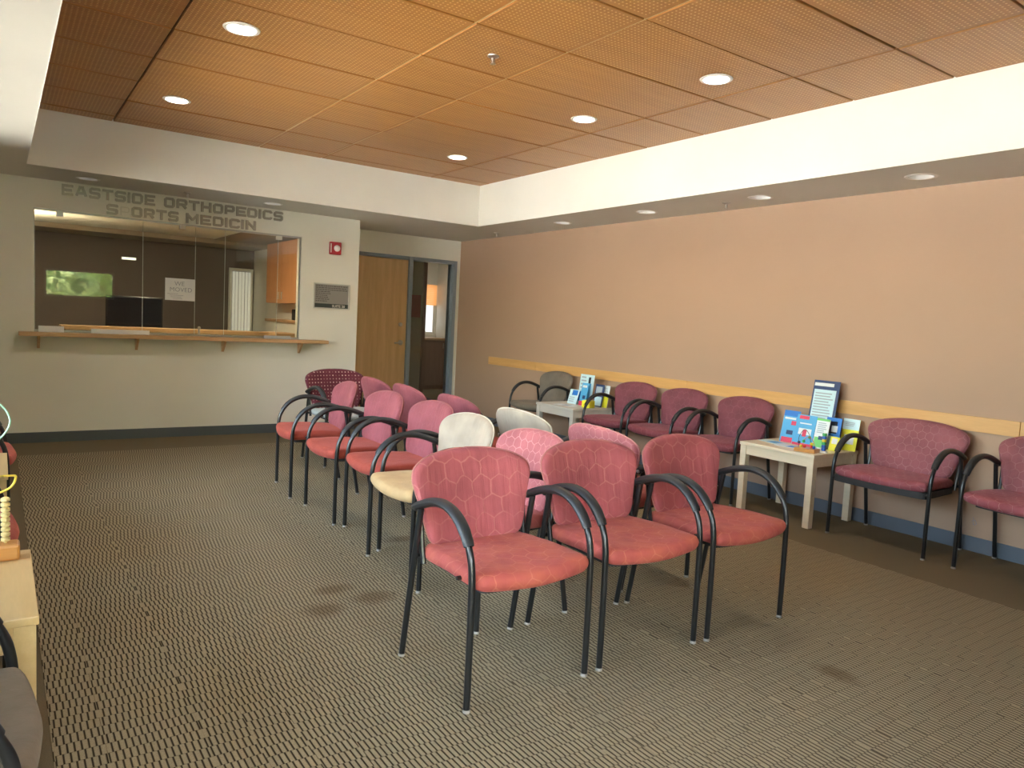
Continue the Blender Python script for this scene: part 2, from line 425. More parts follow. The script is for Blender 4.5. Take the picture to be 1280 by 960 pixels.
# floor
struct(MB().box(XL, XW, YR, YB, -.06, 0).box(XB, XW, YB, YD, -.06, 0).build('floor', M_border))
struct(MB().box(.125, 4.285, YR+.3, 7.36, 0, .004).build('floor_carpet', M_carpet))
# right wall
struct(MB().box(XW, XW+T, YR-T, YD+T, -.06, 3.0).build('wall_right', M_terra))
# back wall of the reception with its opening
wb = MB().box(XL-T, WX0, YB, YB+T, -.06, 3.0).box(WX1, XB, YB, YB+T, -.06, 3.0).box(WX0, WX1, YB, YB+T, -.06, WZ0-.02).box(WX0, WX1, YB, YB+T, WZ1, 3.0)
struct(wb.build('wall_back', M_cream))
struct(MB().box(XB-T, XB, YB+T, YD, -.06, ZS).build('wall_recess_side', M_cream))
# door wall in the recess: opening x 3.50 .. 5.165, z 0 .. 2.12
DX0, DX1, DZ = 3.50, 5.178, 2.135
struct(MB().box(XB-T, DX0, YD, YD+T, -.06, 3.0).box(DX1, XW, YD, YD+T, -.06, 3.0).box(DX0, DX1, YD, YD+T, DZ, 3.0).build('wall_door', M_cream))
# left wall with two wide windows; rear wall with a high strip window and added light-giving glazing
LW = [(.10, 3.05), (3.20, 6.15)]; LZ0, LZ1 = .72, 2.30
wl = MB().box(XL-T, XL, -.05, YB, -.06, LZ0).box(XL-T, XL, -.05, YB, LZ1, 3.0).box(XL-T, XL, -.05, LW[0][0], LZ0, LZ1)
wl.box(XL-T, XL, LW[0][1], LW[1][0], LZ0, LZ1).box(XL-T, XL, LW[1][1], YB, LZ0, LZ1)
struct(wl.build('wall_left', M_cream))
RW = (.76, 2.02); RZ0, RZ1 = 1.38, 1.95
RD = (-4.3, .56); XA = -4.6
wr_ = MB().box(XA, RD[0], YR-T, YR, -.06, 3.0).box(RD[1], RW[0], YR-T, YR, -.06, 3.0).box(RD[0], RD[1], YR-T, YR, 2.25, 3.0).box(RW[1], XW, YR-T, YR, -.06, 3.0).box(RW[0], RW[1], YR-T, YR, -.06, RZ0).box(RW[0], RW[1], YR-T, YR, RZ1, 3.0)
struct(wr_.build('wall_rear', M_taupe))
def window(n, kind, a0, a1, z0, z1, pos, mull):
    fr = MB(); g = MB(); w = .04
    def bx(m, u0, u1, v0, v1, d0, d1):
        if kind == 'x': m.box(pos+d0, pos+d1, u0, u1, v0, v1)
        else: m.box(u0, u1, pos+d0, pos+d1, v0, v1)
    bx(fr, a0, a1, z0, z0+w, -.10, -.03); bx(fr, a0, a1, z1-w, z1, -.10, -.03)
    for u in [a0+w/2] + mull + [a1-w/2]: bx(fr, u-w/2, u+w/2, z0+w, z1-w, -.10, -.03)
    o = struct(fr.build('window_%d' % n, M_alu))
    us = [a0+w] + [u for m_ in mull for u in (m_-w/2, m_+w/2)] + [a1-w]
    for k in range(0, len(us), 2):
        g = MB(); bx(g, us[k], us[k+1], z0+w, z1-w, -.068, -.064); g.build('pane', M_glass, o)
    return o
window(1, 'x', LW[0][0], LW[0][1], LZ0, LZ1, XL, [LW[0][0]+1.0, LW[0][0]+1.98])
window(2, 'x', LW[1][0], LW[1][1], LZ0, LZ1, XL, [LW[1][0]+1.0, LW[1][0]+1.98])
window(3, 'y', RW[0], RW[1], RZ0, RZ1, YR, [])
window(7, 'y', RD[0], RD[1], .0, 2.25, YR, [-3.32, -2.35, -1.38, -.41])  # glazing added behind the camera to throw light on the reception wall
struct(MB().box(XA, XL, YR, -.05, -.06, 0).build('floor_added_alcove', M_border))
struct(MB().box(XA-T, XA, YR-T, .09, -.06, 3.0).box(XA, XL-T, -.05, .09, -.06, 3.0).build('wall_added_alcove', M_cream))  # alcove added out of view to carry the extra glazing
struct(MB().box(XA, XL, YR, -.05, ZS, 2.6).build('ceiling_added_alcove', M_soffit))
for (ox, oy, oz, sx, sy, rot) in ((XL-T-.01, (LW[0][0]+LW[0][1])/2, (LZ0+LZ1)/2, LZ1-LZ0, LW[0][1]-LW[0][0], (0, -PI/2, 0)), (XL-T-.01, (LW[1][0]+LW[1][1])/2, (LZ0+LZ1)/2, LZ1-LZ0, LW[1][1]-LW[1][0], (0, -PI/2, 0)),
        ((RD[0]+RD[1])/2, YR-T-.01, 1.125, RD[1]-RD[0], 2.25, (PI/2, 0, 0))):
    pl = bpy.data.lights.new('window_portal', 'AREA'); pl.shape = 'RECTANGLE'; pl.size = sx; pl.size_y = sy; pl.energy = 1
    try: pl.cycles.is_portal = True
    except Exception: pl.energy = 0
    po = bpy.data.objects.new('window_portal', pl); COL.objects.link(po); po.location = (ox, oy, oz); po.rotation_euler = rot
struct(MB().box(XL-T+.02, XL+.05, LW[0][0]-.03, LW[1][1]+.03, LZ0-.03, LZ0-.005).build('trim_1', M_trimw, bevel=.004))

# ceiling: dropped soffit ring, tray sides, wooden tray
BZ = ZS + .10
lights_soffit = [(4.868, 2.48), (4.868, 3.70), (4.868, 4.93), (4.868, 6.16)]
lights_back = [(.655, 7.61), (2.28, 7.61)]
sf = MB()
ys = [YR, .6, 1.87, 3.09, 4.31, 5.54, 6.78, TY1]
for a, b_ in zip(ys[:-1], ys[1:]):
    hl = [h for h in lights_soffit if a < h[1] < b_]
    plate_hole(sf, TX1, XW, a, b_, ZS, BZ, (*hl[0], .085) if hl else None)
plate_hole(sf, XL, 1.4, TY1, YB, ZS, BZ, (*lights_back[0], .085)); plate_hole(sf, 1.4, 3.0, TY1, YB, ZS, BZ, (*lights_back[1], .085))
sf.box(3.0, XW, TY1, YB, ZS, BZ).box(XB, XW, YB, YD, ZS, BZ)
sf.box(XL, TX0, YR, TY1, ZS, BZ)
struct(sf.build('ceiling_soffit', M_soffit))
struct(MB().box(TX1, TX1+.05, YR, TY1+.05, ZS+.1, 3.0).box(TX0-.05, TX1, TY1, TY1+.05, ZS+.1, 3.0).box(TX0-.05, TX0, YR, TY1, ZS+.1, 3.0)
       .build('ceiling_tray_side', M_white))
# paint face down to the soffit edge (the corner bead)
struct(MB().box(TX1-.004, TX1, YR, TY1, ZS-.002, 2.95).box(TX0, TX1-.004, TY1-.004, TY1, ZS-.002, 2.95).box(TX0, TX0+.004, YR, TY1-.004, ZS-.002, 2.95).build('trim_2', M_white))
ceil = struct(MB().box(XL-T, XW+T, YR-T, YD+T, 3.0, 3.1).box(TX0, TX1, YR, TY1, ZC+.035, ZC+.05).build('ceiling', M_dark))
tray_lights = [(1.10, 4.31), (1.10, 6.10), (3.552, 3.085), (3.552, 4.31), (3.552, 6.14)]
cx_ = [TX0, .804, 2.025, 2.633, 3.852, TX1]; GW = .0125
cy_ = [3.3716 + .6096*i for i in range(-8, 7)]
cy_ = [YR] + cy_[1:] + [TY1]
panel_cache = {}
def panel_mesh(w, d, hole):
    key = (round(w, 3), round(d, 3), hole)
    if key in panel_cache: return panel_cache[key]
    mb = MB(); plate_hole(mb, -w/2, w/2, -d/2, d/2, 0, .016, (*hole, .088) if hole else None, 28)
    me = bpy.data.meshes.new('panel'); me.from_pydata(mb.v, [], mb.f); me.materials.append(M_panel)
    bm = bmesh.new(); bm.from_mesh(me); bmesh.ops.remove_doubles(bm, verts=bm.verts, dist=1e-6)
    # inset the underside for a chamfered edge with a plain unperforated rim
    bmesh.ops.recalc_face_normals(bm, faces=bm.faces)
    under = [f for f in bm.faces if f.normal.z < -.5]
    bmesh.ops.inset_region(bm, faces=under, thickness=.004, depth=.003, use_boundary=True) if not hole else None
    under = [f for f in bm.faces if f.normal.z < -.9]
    if not hole: r2 = bmesh.ops.inset_region(bm, faces=under, thickness=.022, depth=0)
    bm.to_mesh(me); bm.free()
    at = me.attributes.new('rim', 'FLOAT', 'FACE'); vals = []
    for pf in me.polygons:
        c = pf.center
        ok = pf.normal.z < -.9 and (hole or (abs(c.x) < .01 and abs(c.y) < .01))
        vals.append(1.0 if ok else 0.0)
    at.data.foreach_set('value', vals)
    panel_cache[key] = me; return me
for i in range(5):
    for j in range(len(cy_)-1):
        x0, x1, y0, y1 = cx_[i]+GW/2, cx_[i+1]-GW/2, cy_[j]+GW/2, cy_[j+1]-GW/2
        if y1-y0 < .03: continue
        mx, my = (x0+x1)/2, (y0+y1)/2
        hl = [h for h in tray_lights if x0 < h[0] < x1 and y0 < h[1] < y1]
        me = panel_mesh(x1-x0, y1-y0, (round(hl[0][0]-mx, 3), round(hl[0][1]-my, 3)) if hl else None)
        o = link('panel', me, ceil, loc=(mx, my, ZC + random.uniform(-.0012, .0012)))
for i in range(1, 5):
    MB().box(cx_[i]-.010, cx_[i]+.010, YR, TY1, ZC+.0165 if i not in (2, 3) else ZC+.0165, ZC+.022).build('grid_bar', M_gridp if i in (2, 3) else M_grid, ceil)
    if i in (2, 3): MB().box(cx_[i]-.004, cx_[i]+.004, YR, TY1, ZC+.001, ZC+.0165).build('grid_bar', M_gridp, ceil)
for j in range(1, len(cy_)-1):
    MB().box(TX0, TX1, cy_[j]-.010, cy_[j]+.010, ZC+.0225, ZC+.028).build('grid_bar', M_grid, ceil)

# downlights
def downlight(x, y, z, label, group, rr=.098, watts=0):
    t = thing('downlight', label, 'ceiling light', (x, y, z), 0, group)
    MB().lathe((0,0,0), [(rr, -.001), (rr-.004, -.006), (rr-.022, -.005), (.078, 0.002), (.074, .012)], 36, cap=False).build('trim_ring', M_trimw, t, True)
    m = MB(); n = 36; prof = [(.075, .0), (.070, .02), (.058, .045), (.05, .052)]
    i0 = 0
    for (r, h) in prof:
        for k in range(n): m.v.append((r*math.cos(2*PI*k/n), r*math.sin(2*PI*k/n), h))
    for a in range(len(prof)-1):
        for k in range(n): m.f.append((a*n+k, a*n+(k+1) % n, (a+1)*n+(k+1) % n, (a+1)*n+k))
    m.build('reflector', M_can, t, True)
    MB().lathe((0,0,0), [(0.0001, .036), (.03, .039), (.052, .050), (.052, .056)], 24).build('lens', M_lens, t, True)
    if watts:
        a = bpy.data.lights.new('lamp', 'AREA'); a.shape = 'DISK'; a.size = .085; a.energy = watts; a.color = (1.0, .95, .86)
        ao = bpy.data.objects.new('lamp', a); COL.objects.link(ao); ao.parent = t; ao.location = (0, 0, .030)
    return t
tl = ['white round downlight in wood ceiling, nearest the left side of the room', 'white round downlight in wood ceiling above the reception lettering side, far left',
      'nearest white round downlight on the right of the wood ceiling', 'middle white round downlight of the three on the right of wood ceiling',
      'farthest white round downlight in wood ceiling near the tray corner']
for (x, y), l in zip(tray_lights, tl): downlight(x, y, ZC-.004, l, 'downlights in the wood ceiling', watts=TRAY_W)
ol = ['nearest small round', 'second nearest small round', 'third nearest small round', 'farthest small round']
for (x, y), l in zip(lights_soffit, ol): downlight(x, y, ZS-.001, l + ' downlight in white soffit along terracotta wall', 'downlights in the right soffit')
for (x, y), l in zip(lights_back, ['round downlight in soffit over the left end of the wall lettering', 'round downlight in soffit over the right end of the wall lettering']):
    downlight(x, y, ZS-.001, l, 'downlights over the reception window', watts=BACK_W)

def sprinkler(x, y, z, label):
    t = thing('fire_sprinkler', label, 'sprinkler', (x, y, z))
    MB().lathe((0,0,0), [(.036, 0), (.034, -.006), (.016, -.012), (.010, -.014)], 20).build('escutcheon', M_steel, t, True)
    MB().lathe((0,0,0), [(.010, -.012), (.010, -.024), (.006, -.026), (.004, -.045)], 12).tube([(.011, 0, -.022), (.014, 0, -.033), (.004, 0, -.044)], .002, 6).tube([(-.011, 0, -.022), (-.014, 0, -.033), (-.004, 0, -.044)], .002, 6).build('nozzle', M_steel, t, True)
    MB().lathe((0,0,0), [(.017, -.045), (.017, -.047)], 14).build('deflector', M_steel, t)
sprinkler(2.347, 3.70, ZC-.002, 'metal fire sprinkler in the middle of the wood panel ceiling')
sprinkler(4.92, 4.07, ZS, 'small white-metal fire sprinkler between downlights of the right soffit')
sprinkler(4.95, 7.53, ZS, 'small fire sprinkler in soffit corner near the door recess')
sprinkler(1.487, 7.66, ZS, 'small fire sprinkler in soffit above the reception lettering')

# baseboards
struct(MB().box(XL, XB+.008, YB-.008, YB, 0, .0966).box(XB, XB+.008, YB, YD, 0, .0966).box(XB, DX0-.05, YD-.008, YD, 0, .0966).build('baseboard_back', M_rubber))
struct(MB().box(XW-.008, XW, YR, YD, 0, .0966).build('baseboard_right', M_rubber_r))
struct(MB().box(XL, XL+.008, -.05, YB, 0, .0966).build('baseboard_left', M_rubber))
# oak chair rail
struct(MB().box(XW-.020, XW, 6.955, 7.985, .786, .884).box(XW-.020, XW, 4.62, 6.952, .786, .884).box(XW-.020, XW, 1.9, 4.617, .786, .884).box(XW-.020, XW, YR, 1.897, .786, .884).build('trim_3', M_oak, bevel=.002))
# pencil scribble on the wall
sp = [(XW-.001, 2.107+.012*math.cos(a)+.004*math.sin(3*a), .19+.016*math.sin(a)) for a in [k*.45 for k in range(13)]] + [(XW-.001, 2.112, .212), (XW-.001, 2.118, .222)]
tag(MB().tube(sp, .0012, 5).build('scribble', M_ink), 'small looped pencil scribble on lower terracotta wall behind the chairs', 'mark')

# ------------------------------------------------------------------ door and sidelight
fr = MB()
fw = .05
for (x0, x1) in ((DX0, DX0+fw), (4.452, 4.506), (DX1-fw, DX1)): fr.box(x0, x1, YD-.02, YD+T+.01, 0, DZ)
fr.box(DX0+fw, 4.452, YD-.02, YD+T+.01, DZ-.045, DZ).box(4.506, DX1-fw, YD-.02, YD+T+.01, DZ-.045, DZ)
fr.box(4.506, DX1-fw, YD+.03, YD+.07, 0, .05)
struct(fr.build('door_1_frame', M_doorframe, bevel=.004))
struct(MB().box(4.506, 4.518, YD+.045, YD+.085, .05, DZ-.045).box(DX1-fw-.012, DX1-fw, YD+.045, YD+.085, .05, DZ-.045).build('trim_4', M_doorframe))
MBs = MB().box(4.51, DX1-fw-.004, YD+.055, YD+.061, .05, DZ-.046).build('window_4', M_glass); struct(MBs)
d1 = struct(MB().box(DX0+fw+.003, 4.449, YD+.012, YD+.057, .006, DZ-.049).build('door_1', M_oakdoor, bevel=.002))
hd = MB().lathe((4.375, YD+.012, .995), [(.034, 0), (.034, -.008), (.026, -.014), (.012, -.016), (.012, -.05)], 20, 'y').tube([(4.375, YD-.035, .995), (4.33, YD-.038, .996), (4.27, YD-.036, .990)], .0105, 10, side=Vector((0,0,1)))
hd.build('door_handle', M_steel, d1, True)
MB().lathe((4.365, YD+.012, 1.235), [(.028, 0), (.026, -.012), (.018, -.018), (.017, -.020)], 20, 'y').build('deadbolt', M_steel, d1, True)
for zz in (.25, 1.05, 1.85): MB().lathe((DX0+fw+.003, YD+.008, zz-.05), [(.007, 0), (.007, .10)], 10).build('hinge', M_steel, d1, True)

# corridor and room seen through the sidelight
struct(MB().box(3.26, 8.2, YD+T, 12.9, -.06, 0).build('floor_corridor', M_border))
struct(MB().box(3.26, 8.2, YD+T, 12.9, 2.45, 2.55).build('ceiling_corridor', M_white))
struct(MB().box(3.4, 5.36, 10.1, 10.2, 0, 2.45).box(5.36, 8.2, 10.1, 10.2, 2.22, 2.45).build('wall_corridor', M_beige))
struct(MB().box(5.335, 5.385, 10.06, 10.24, 0, 2.22).build('door_2_frame', M_brownpanel))
struct(MB().box(8.2, 8.34, YD, 13.0, -.06, 2.55).box(3.26, 3.4, YD+T, 12.9, 0, 2.45).box(XW+T, 8.2, YD, YD+T, 0, 2.45).build('wall_corridor_side', M_beige))
FW0, FW1 = 6.70, 7.03
struct(MB().box(3.26, FW0, 12.76, 12.9, 0, 2.45).box(FW1, 8.2, 12.76, 12.9, 0, 2.45).box(FW0, FW1, 12.76, 12.9, 0, 1.03).box(FW0, FW1, 12.76, 12.9, 1.98, 2.45).build('wall_far', M_cream))
struct(MB().box(7.06, 7.16, 11.2, 12.76, 0, 2.45).build('wall_far_side', M_cream))
w5 = struct(MB().box(FW0+.001, FW1-.001, 12.78, 12.82, 1.031, 1.07).box(FW0, FW1, 12.78, 12.82, 1.94, 1.98).box(FW0, FW0+.03, 12.78, 12.82, 1.07, 1.94).box(FW1-.03, FW1, 12.78, 12.82, 1.07, 1.94).build('window_5', M_trimw))
MB().box(FW0+.03, FW1-.03, 12.80, 12.806, 1.07, 1.94).build('pane', plain('backlit_pane', (.8, .8, .8), .4, emit=(.95, .97, 1.0), es=.22), w5)  # pane glows in place of daylight outside
M_blind = plain('amber_blind', (.75, .45, .18), .7)
bt = M_blind.node_tree; pb = [n for n in bt.nodes if n.type == 'BSDF_PRINCIPLED'][0]; pb.inputs['Transmission Weight'].default_value = .0
tlb = bt.nodes.new('ShaderNodeBsdfTranslucent'); tlb.inputs[0].default_value = (.85, .55, .25, 1); pb.inputs['Emission Color'].default_value = (1, .62, .28, 1); pb.inputs['Emission Strength'].default_value = .15; adm = bt.nodes.new('ShaderNodeMixShader'); adm.inputs[0].default_value = .6  # blind emission stands in for daylight coming through it
ob_ = [n for n in bt.nodes if n.type == 'OUTPUT_MATERIAL'][0]; bt.links.new(pb.outputs[0], adm.inputs[1]); bt.links.new(tlb.outputs[0], adm.inputs[2]); bt.links.new(adm.outputs[0], ob_.inputs[0])
bl = thing('roller_blind', 'amber blind half drawn on the far window seen through the sidelight', 'blind', (0,0,0))
for k in range(11): MB().box(FW0-.01, FW1+.01, 12.735, 12.742, 1.59+.036*k, 1.59+.036*k+.034).build('slat', M_blind, bl)
MB().box(FW0-.01, FW1+.01, 12.72, 12.756, 1.99, 2.02).build('head_rail', M_trimw, bl)
cb = thing('base_cabinet', 'brown base cabinet under the far window seen through the sidelight', 'cabinet', (6.18, 12.2, 0))
MB().box(-.6, .84, .02, .53, 0, .93).build('body', M_brownpanel, cb)
MB().box(-.62, .84, -.02, .53, .93, .97).build('countertop', M_oakx, cb, bevel=.004)
for k in range(3):
    d = MB().box(-.58+.46*k, -.14+.46*k, 0, .02, .08, .90).build('door', M_brownpanel, cb, bevel=.003)
    MB().tube([(-.18+.46*k, -.02, .78), (-.18+.46*k, -.02, .88)], .006, 8).build('handle', M_steel, d, True)
tag(MB().box(5.03, 5.30, 10.075, 10.098, 1.34, 1.68).build('notice_board', plain('red_board', (.32, .06, .05), .8)), 'dark red notice board on beige wall seen through the sidelight', 'board')
cl1 = thing('strip_light', 'bright ceiling strip light in the room beyond the sidelight', 'ceiling light', (6.3, 11.6, 2.45))
MB().box(-.6, .6, -.08, .08, -.05, 0).build('housing', M_trimw, cl1)
MB().box(-.58, .58, -.06, .06, -.06, -.05).build('diffuser', plain('tube_glow', (.9, .9, .85), .5, emit=(1, .93, .8), es=3), cl1)

# ------------------------------------------------------------------ reception window parts
gz = thing('reception_glazing', 'frameless glass panels closing the reception window above the oak shelf', 'glazing', (0, 0, 0))
gx = [WX0+.004, 1.168, 1.652, 1.938, 2.489, WX1-.004]
for i in range(5):
    dy = (.030, .042, .030, .042, .030)[i]
    y_ = YB+dy
    pt = MB().box(gx[i], gx[i+1]-.003, y_, y_+.006, WZ0+.012, WZ1-.018).build('glass_panel', M_glassr, gz)
    MB().box(gx[i+1]-.006, gx[i+1]-.001, y_-.001, y_+.007, WZ0+.012, WZ1-.018).build('edge', M_gedge, pt)
struct(MB().box(WX0, WX1, YB+.02, YB+.055, WZ1-.016, WZ1).box(WX0, WX0+.006, YB+.02, YB+.055, WZ0, WZ1).box(WX1-.008, WX1, YB+.02, YB+.055, WZ0, WZ1).build('trim_5', M_alu))
struct(MB().box(WX0, WX1, YB+.0, YB+.06, WZ0-.002, WZ0+.012).build('trim_6', M_alu))
for k, x in enumerate((.47, 1.52, 2.49)):
    MB().box(x-.028, x+.028, YB+.012, YB+.062, WZ1-.055, WZ1-.014).build('clip', M_trimw if k == 2 else M_alu, gz, bevel=.003)
lk = MB().box(1.68, 1.70, YB+.014, YB+.03, 1.045, 1.10).build('lock', M_steel, gz)
MB().lathe((1.69, YB+.014, 1.115), [(.016, 0), (.014, -.014), (.006, -.018)], 14, 'y').build('lock_cylinder', M_steel, lk, True)
# shelf
shelf = thing('counter_shelf', 'long thin oak shelf below the reception window', 'shelf', (0,0,0))
MB().box(.148, 3.012, YB-.155, YB-.001, .993, 1.030).build('board', M_oakx, shelf, bevel=.003)
for x in (.30, 1.108, 1.918, 2.723):
    b_ = MB().prism([(0, 0), (-.12, 0), (-.12, -.018), (-.02, -.115), (0, -.115)], lambda a, c, x=x: (x-.011, YB-.001+a, .993+c), lambda a, c, x=x: (x+.011, YB-.001+a, .993+c))
    b_.build('bracket', M_oakx, shelf)
tag(MB().box(.30, .50, YB-.045, YB-.030, 1.0305, 1.085).build('name_card', M_paper), 'white blank card standing at the left end of the oak shelf', 'card')
tag(MB().box(.72, 1.22, YB-.040, YB-.030, 1.0305, 1.072).build('label_strip', M_paper), 'long white paper strip standing on the oak shelf', 'card')
tag(MB().box(2.33, 2.62, YB-.040, YB-.030, 1.0305, 1.062).build('label_strip', plain('grey_strip', (.38, .40, .42), .5)), 'grey strip standing at the right end of the oak shelf', 'card')

# notice paper on the glass
pn = thing('paper_notice', 'white handwritten paper notice taped inside the reception glass', 'notice', (1.507, YB+.026, 1.494))
MB().box(-.14, .14, -.001, .001, -.11, .11).build('sheet', M_paper, pn)
rv = (PI/2, 0, 0)
text('writing', 'WE', .062, M_ink, pn, (-.055, -.0025, .038), rv, .0004, -.0006)
text('writing', 'MOVED', .062, M_ink, pn, (-.10, -.0025, -.022), rv, .0004, -.0006)
wl_ = MB()
for k, (a, b_) in enumerate(((-.12, -.02), (-.10, .03), (-.09, .01), (-.07, .02))): wl_.box(a, b_, -.002, -.0012, -.045-.016*k, -.042-.016*k)
wl_.build('small_print', M_ink, pn)

# alarm
al = thing('fire_alarm', 'red fire alarm strobe on the cream wall right of the reception window', 'fire alarm', (3.103, YB, 2.062))
MB().box(-.066, .066, -.045, -.001, -.070, .070).build('housing', M_red, al, bevel=.008)
MB().lathe((.012, -.045, 0), [(.036, 0), (.036, -.010), (.026, -.022), (.004, -.028)], 20, 'y').build('strobe', M_strobe, al, True)
MB().box(-.062, -.052, -.047, -.044, -.05, .05).build('lettering_strip', M_trimw, al)
# directory plaque
pq = thing('wall_plaque', 'framed metal directory plaque on the cream wall below the fire alarm', 'plaque', (3.09, YB, 1.525))
MB().box(-.205, .205, -.010, -.001, -.137, .137).build('plate', plain('plaque_metal', (.34, .35, .34), .35, .7), pq, bevel=.002)
fq = MB().box(-.212, .212, -.016, -.001, .130, .142).box(-.212, .212, -.016, -.001, -.142, -.130).box(-.212, -.203, -.016, -.001, -.13, .13).box(.190, .212, -.016, -.001, -.13, .13)
fq.build('frame', plain('plaque_frame', (.62, .64, .60), .3, .6), pq)
MB().box(-.203, .19, -.013, -.009, -.130, -.085).build('band', plain('plaque_band', (.035, .05, .045), .4), pq)
text('lettering', 'SUITE 20', .040, M_trimw, pq, (0.0, -.0135, -.122), rv, .0004, .0008)
tx = MB()
for k in range(9):
    z = .112-.021*k; L_ = random.uniform(.12, .19) if k > 2 else .36; x = -.19
    while x < -.19+L_:
        w_ = random.uniform(.012, .035); tx.box(x, min(x+w_, .18), -.0125, -.010, z-.005, z+.005); x += w_+.007
tx.build('lettering', plain('plaque_text', (.12, .12, .12), .5), pq)

# raised metal wall lettering (square, wide stroke letters)
GL = {
 'E': ([[(1,0),(0,0),(0,1),(1,1)], [(0,.5),(.85,.5)]], 1.0), 'A': ([[(0,0),(.36,1),(.64,1),(1,0)], [(.2,.3),(.8,.3)]], 1.05),
 'S': ([[(0,.12),(0,0),(.86,0),(1,.12),(1,.42),(.88,.5),(.12,.5),(0,.58),(0,.88),(.14,1),(1,1),(1,.88)]], 1.0), 'T': ([[(0,1),(1,1)], [(.5,1),(.5,0)]], 1.0),
 'I': ([[(0,0),(0,1)]], 0.0), 'D': ([[(0,0),(.82,0),(1,.18),(1,.82),(.82,1),(0,1),(0,0)]], 1.0), 'O': ([[(.14,0),(.86,0),(1,.14),(1,.86),(.86,1),(.14,1),(0,.86),(0,.14),(.14,0)]], 1.0),
 'R': ([[(0,0),(0,1),(.86,1),(1,.88),(1,.56),(.86,.44),(0,.44)], [(.6,.44),(1,0)]], 1.0), 'H': ([[(0,0),(0,1)], [(1,0),(1,1)], [(0,.5),(1,.5)]], 1.0),
 'P': ([[(0,0),(0,1),(.86,1),(1,.88),(1,.52),(.86,.40),(0,.40)]], 1.0), 'C': ([[(1,.16),(1,.12),(.86,0),(.14,0),(0,.14),(0,.86),(.14,1),(.86,1),(1,.88),(1,.84)]], 1.0),
 'M': ([[(0,0),(0,1),(.5,.35),(1,1),(1,0)]], 1.15), 'N': ([[(0,0),(0,1),(1,0),(1,1)]], 1.0)}
sign = thing('wall_lettering', 'raised metal lettering in two lines on the wall above the reception window', 'lettering', (0, YB, 0))
def letter(ch, x, z, w, h, t, dep=.018, mat=None, name='letter'):
    strokes, wf = GL[ch]; iw, ih = w*wf - t, h - t; mb = MB(); pts_all = []
    k = 0
    for st in strokes:
        P = [(x + t/2 + a*max(iw, 0), z + t/2 + b_*ih) for a, b_ in st]
        for (a, b_) in zip(P[:-1], P[1:]):
            d = Vector((b_[0]-a[0], b_[1]-a[1])); L_ = d.length
            if L_ < 1e-6: continue
            d /= L_; n_ = Vector((-d.y, d.x)); e = t*.5 if (abs(d.x) < .01 or abs(d.y) < .01) else t*.1
            if st[0] == st[-1] or len(st) > 5: e = min(e, t*.22)
            q = [(a[0]-d.x*e+n_.x*t/2, a[1]-d.y*e+n_.y*t/2), (b_[0]+d.x*e+n_.x*t/2, b_[1]+d.y*e+n_.y*t/2), (b_[0]+d.x*e-n_.x*t/2, b_[1]+d.y*e-n_.y*t/2), (a[0]-d.x*e-n_.x*t/2, a[1]-d.y*e-n_.y*t/2)]
            q = [(p_[0], min(max(p_[1], z), z+h)) for p_ in q]
            dd = dep + .0002*k; k += 1
            mb.prism(q, lambda a_, c_: (a_, -.001, c_), lambda a_, c_, dd=dd: (a_, -dd, c_))
    return mb.build(name, mat or M_letter, sign)
def word(wd, x0, x1, z, h, t):
    rel = [(.26 if c == 'I' else GL[c][1]) for c in wd]; gap = .17
    u = (x1-x0)/(sum(rel)+gap*(len(wd)-1)); x = x0
    for c, r in zip(wd, rel):
        letter(c, x, z, u if c != 'I' else t, h, t); x += (r+gap)*u
word('EASTSIDE', .482, 1.262, 2.290, .098, .021)
word('ORTHOPEDICS', 1.342, 2.512, 2.290, .098, .023)
word('S', .845, .942, 2.160, .098, .021)
word('ORTS', 1.058, 1.475, 2.160, .098, .022)
word('MEDICIN', 1.545, 2.230, 2.160, .098, .023)
letter('P', .962, 2.163, .078, .085, .010, .0016, plain('letter_ghost', (.66, .64, .56), .65), 'adhesive_trace')

# ------------------------------------------------------------------ reception interior
struct(MB().box(-.8, 3.26, YB+T, 11.4, -.06, 0).build('floor_reception', M_border))
struct(MB().box(-.8, 3.26, 11.26, 11.4, 0, 3.0).box(-.94, -.8, YB+T, 11.4, 0, 3.0).build('wall_reception_back', M_taupe))
struct(MB().box(3.12, 3.26, YB+T, 11.26, 0, 3.0).build('wall_reception_right', M_cream))
struct(MB().box(-.8, 2.4, YB+T, 10.55, 2.25, 2.6).build('ceiling_reception', M_white))
struct(MB().box(-.8, 3.12, 10.55, 11.26, 2.19, 2.6).box(2.4, 3.12, YB+T, 10.55, 2.235, 2.6).build('ceiling_reception_drop', paint('tan_soffit', (.34, .27, .20), .7)))
# added uplighter, out of view, to brighten the reception ceiling
cv = thing('fill_floor_lamp', 'added warm uplighter, out of view, brightening the reception ceiling', 'lamp', (.02, 9.25, 0))
MB().lathe((0,0,0), [(.14, 0), (.14, .02), (.02, .035), (.012, .04), (.012, 1.74), (.03, 1.76)], 24).build('pole', M_alu, cv, True)
MB().lathe((0,0,0), [(.03, 1.76), (.12, 1.80), (.17, 1.86), (.165, 1.86), (.115, 1.808), (.03, 1.77)], 28, cap=False).build('lamp_shade', M_trimw, cv, True)
MB().lathe((0,0,0), [(.0001, 1.80), (.11, 1.80), (.11, 1.812), (.0001, 1.812)], 24).build('bulb', plain('fill_glow', (.9, .8, .6), .5, emit=(1, .76, .46), es=55), cv)
rl_ = thing('fill_ceiling_lamp', 'added warm round lamp, out of view, brightening the reception interior', 'lamp', (1.7, 8.55, 2.25))  # added where the camera cannot see it, to light cabinets and interior
MB().lathe((0,0,0), [(.14, 0), (.14, -.015), (.12, -.03), (.0001, -.03)], 28).build('dish', plain('fill_dish', (.85, .8, .7), .4, emit=(1, .8, .55), es=22), rl_, True)
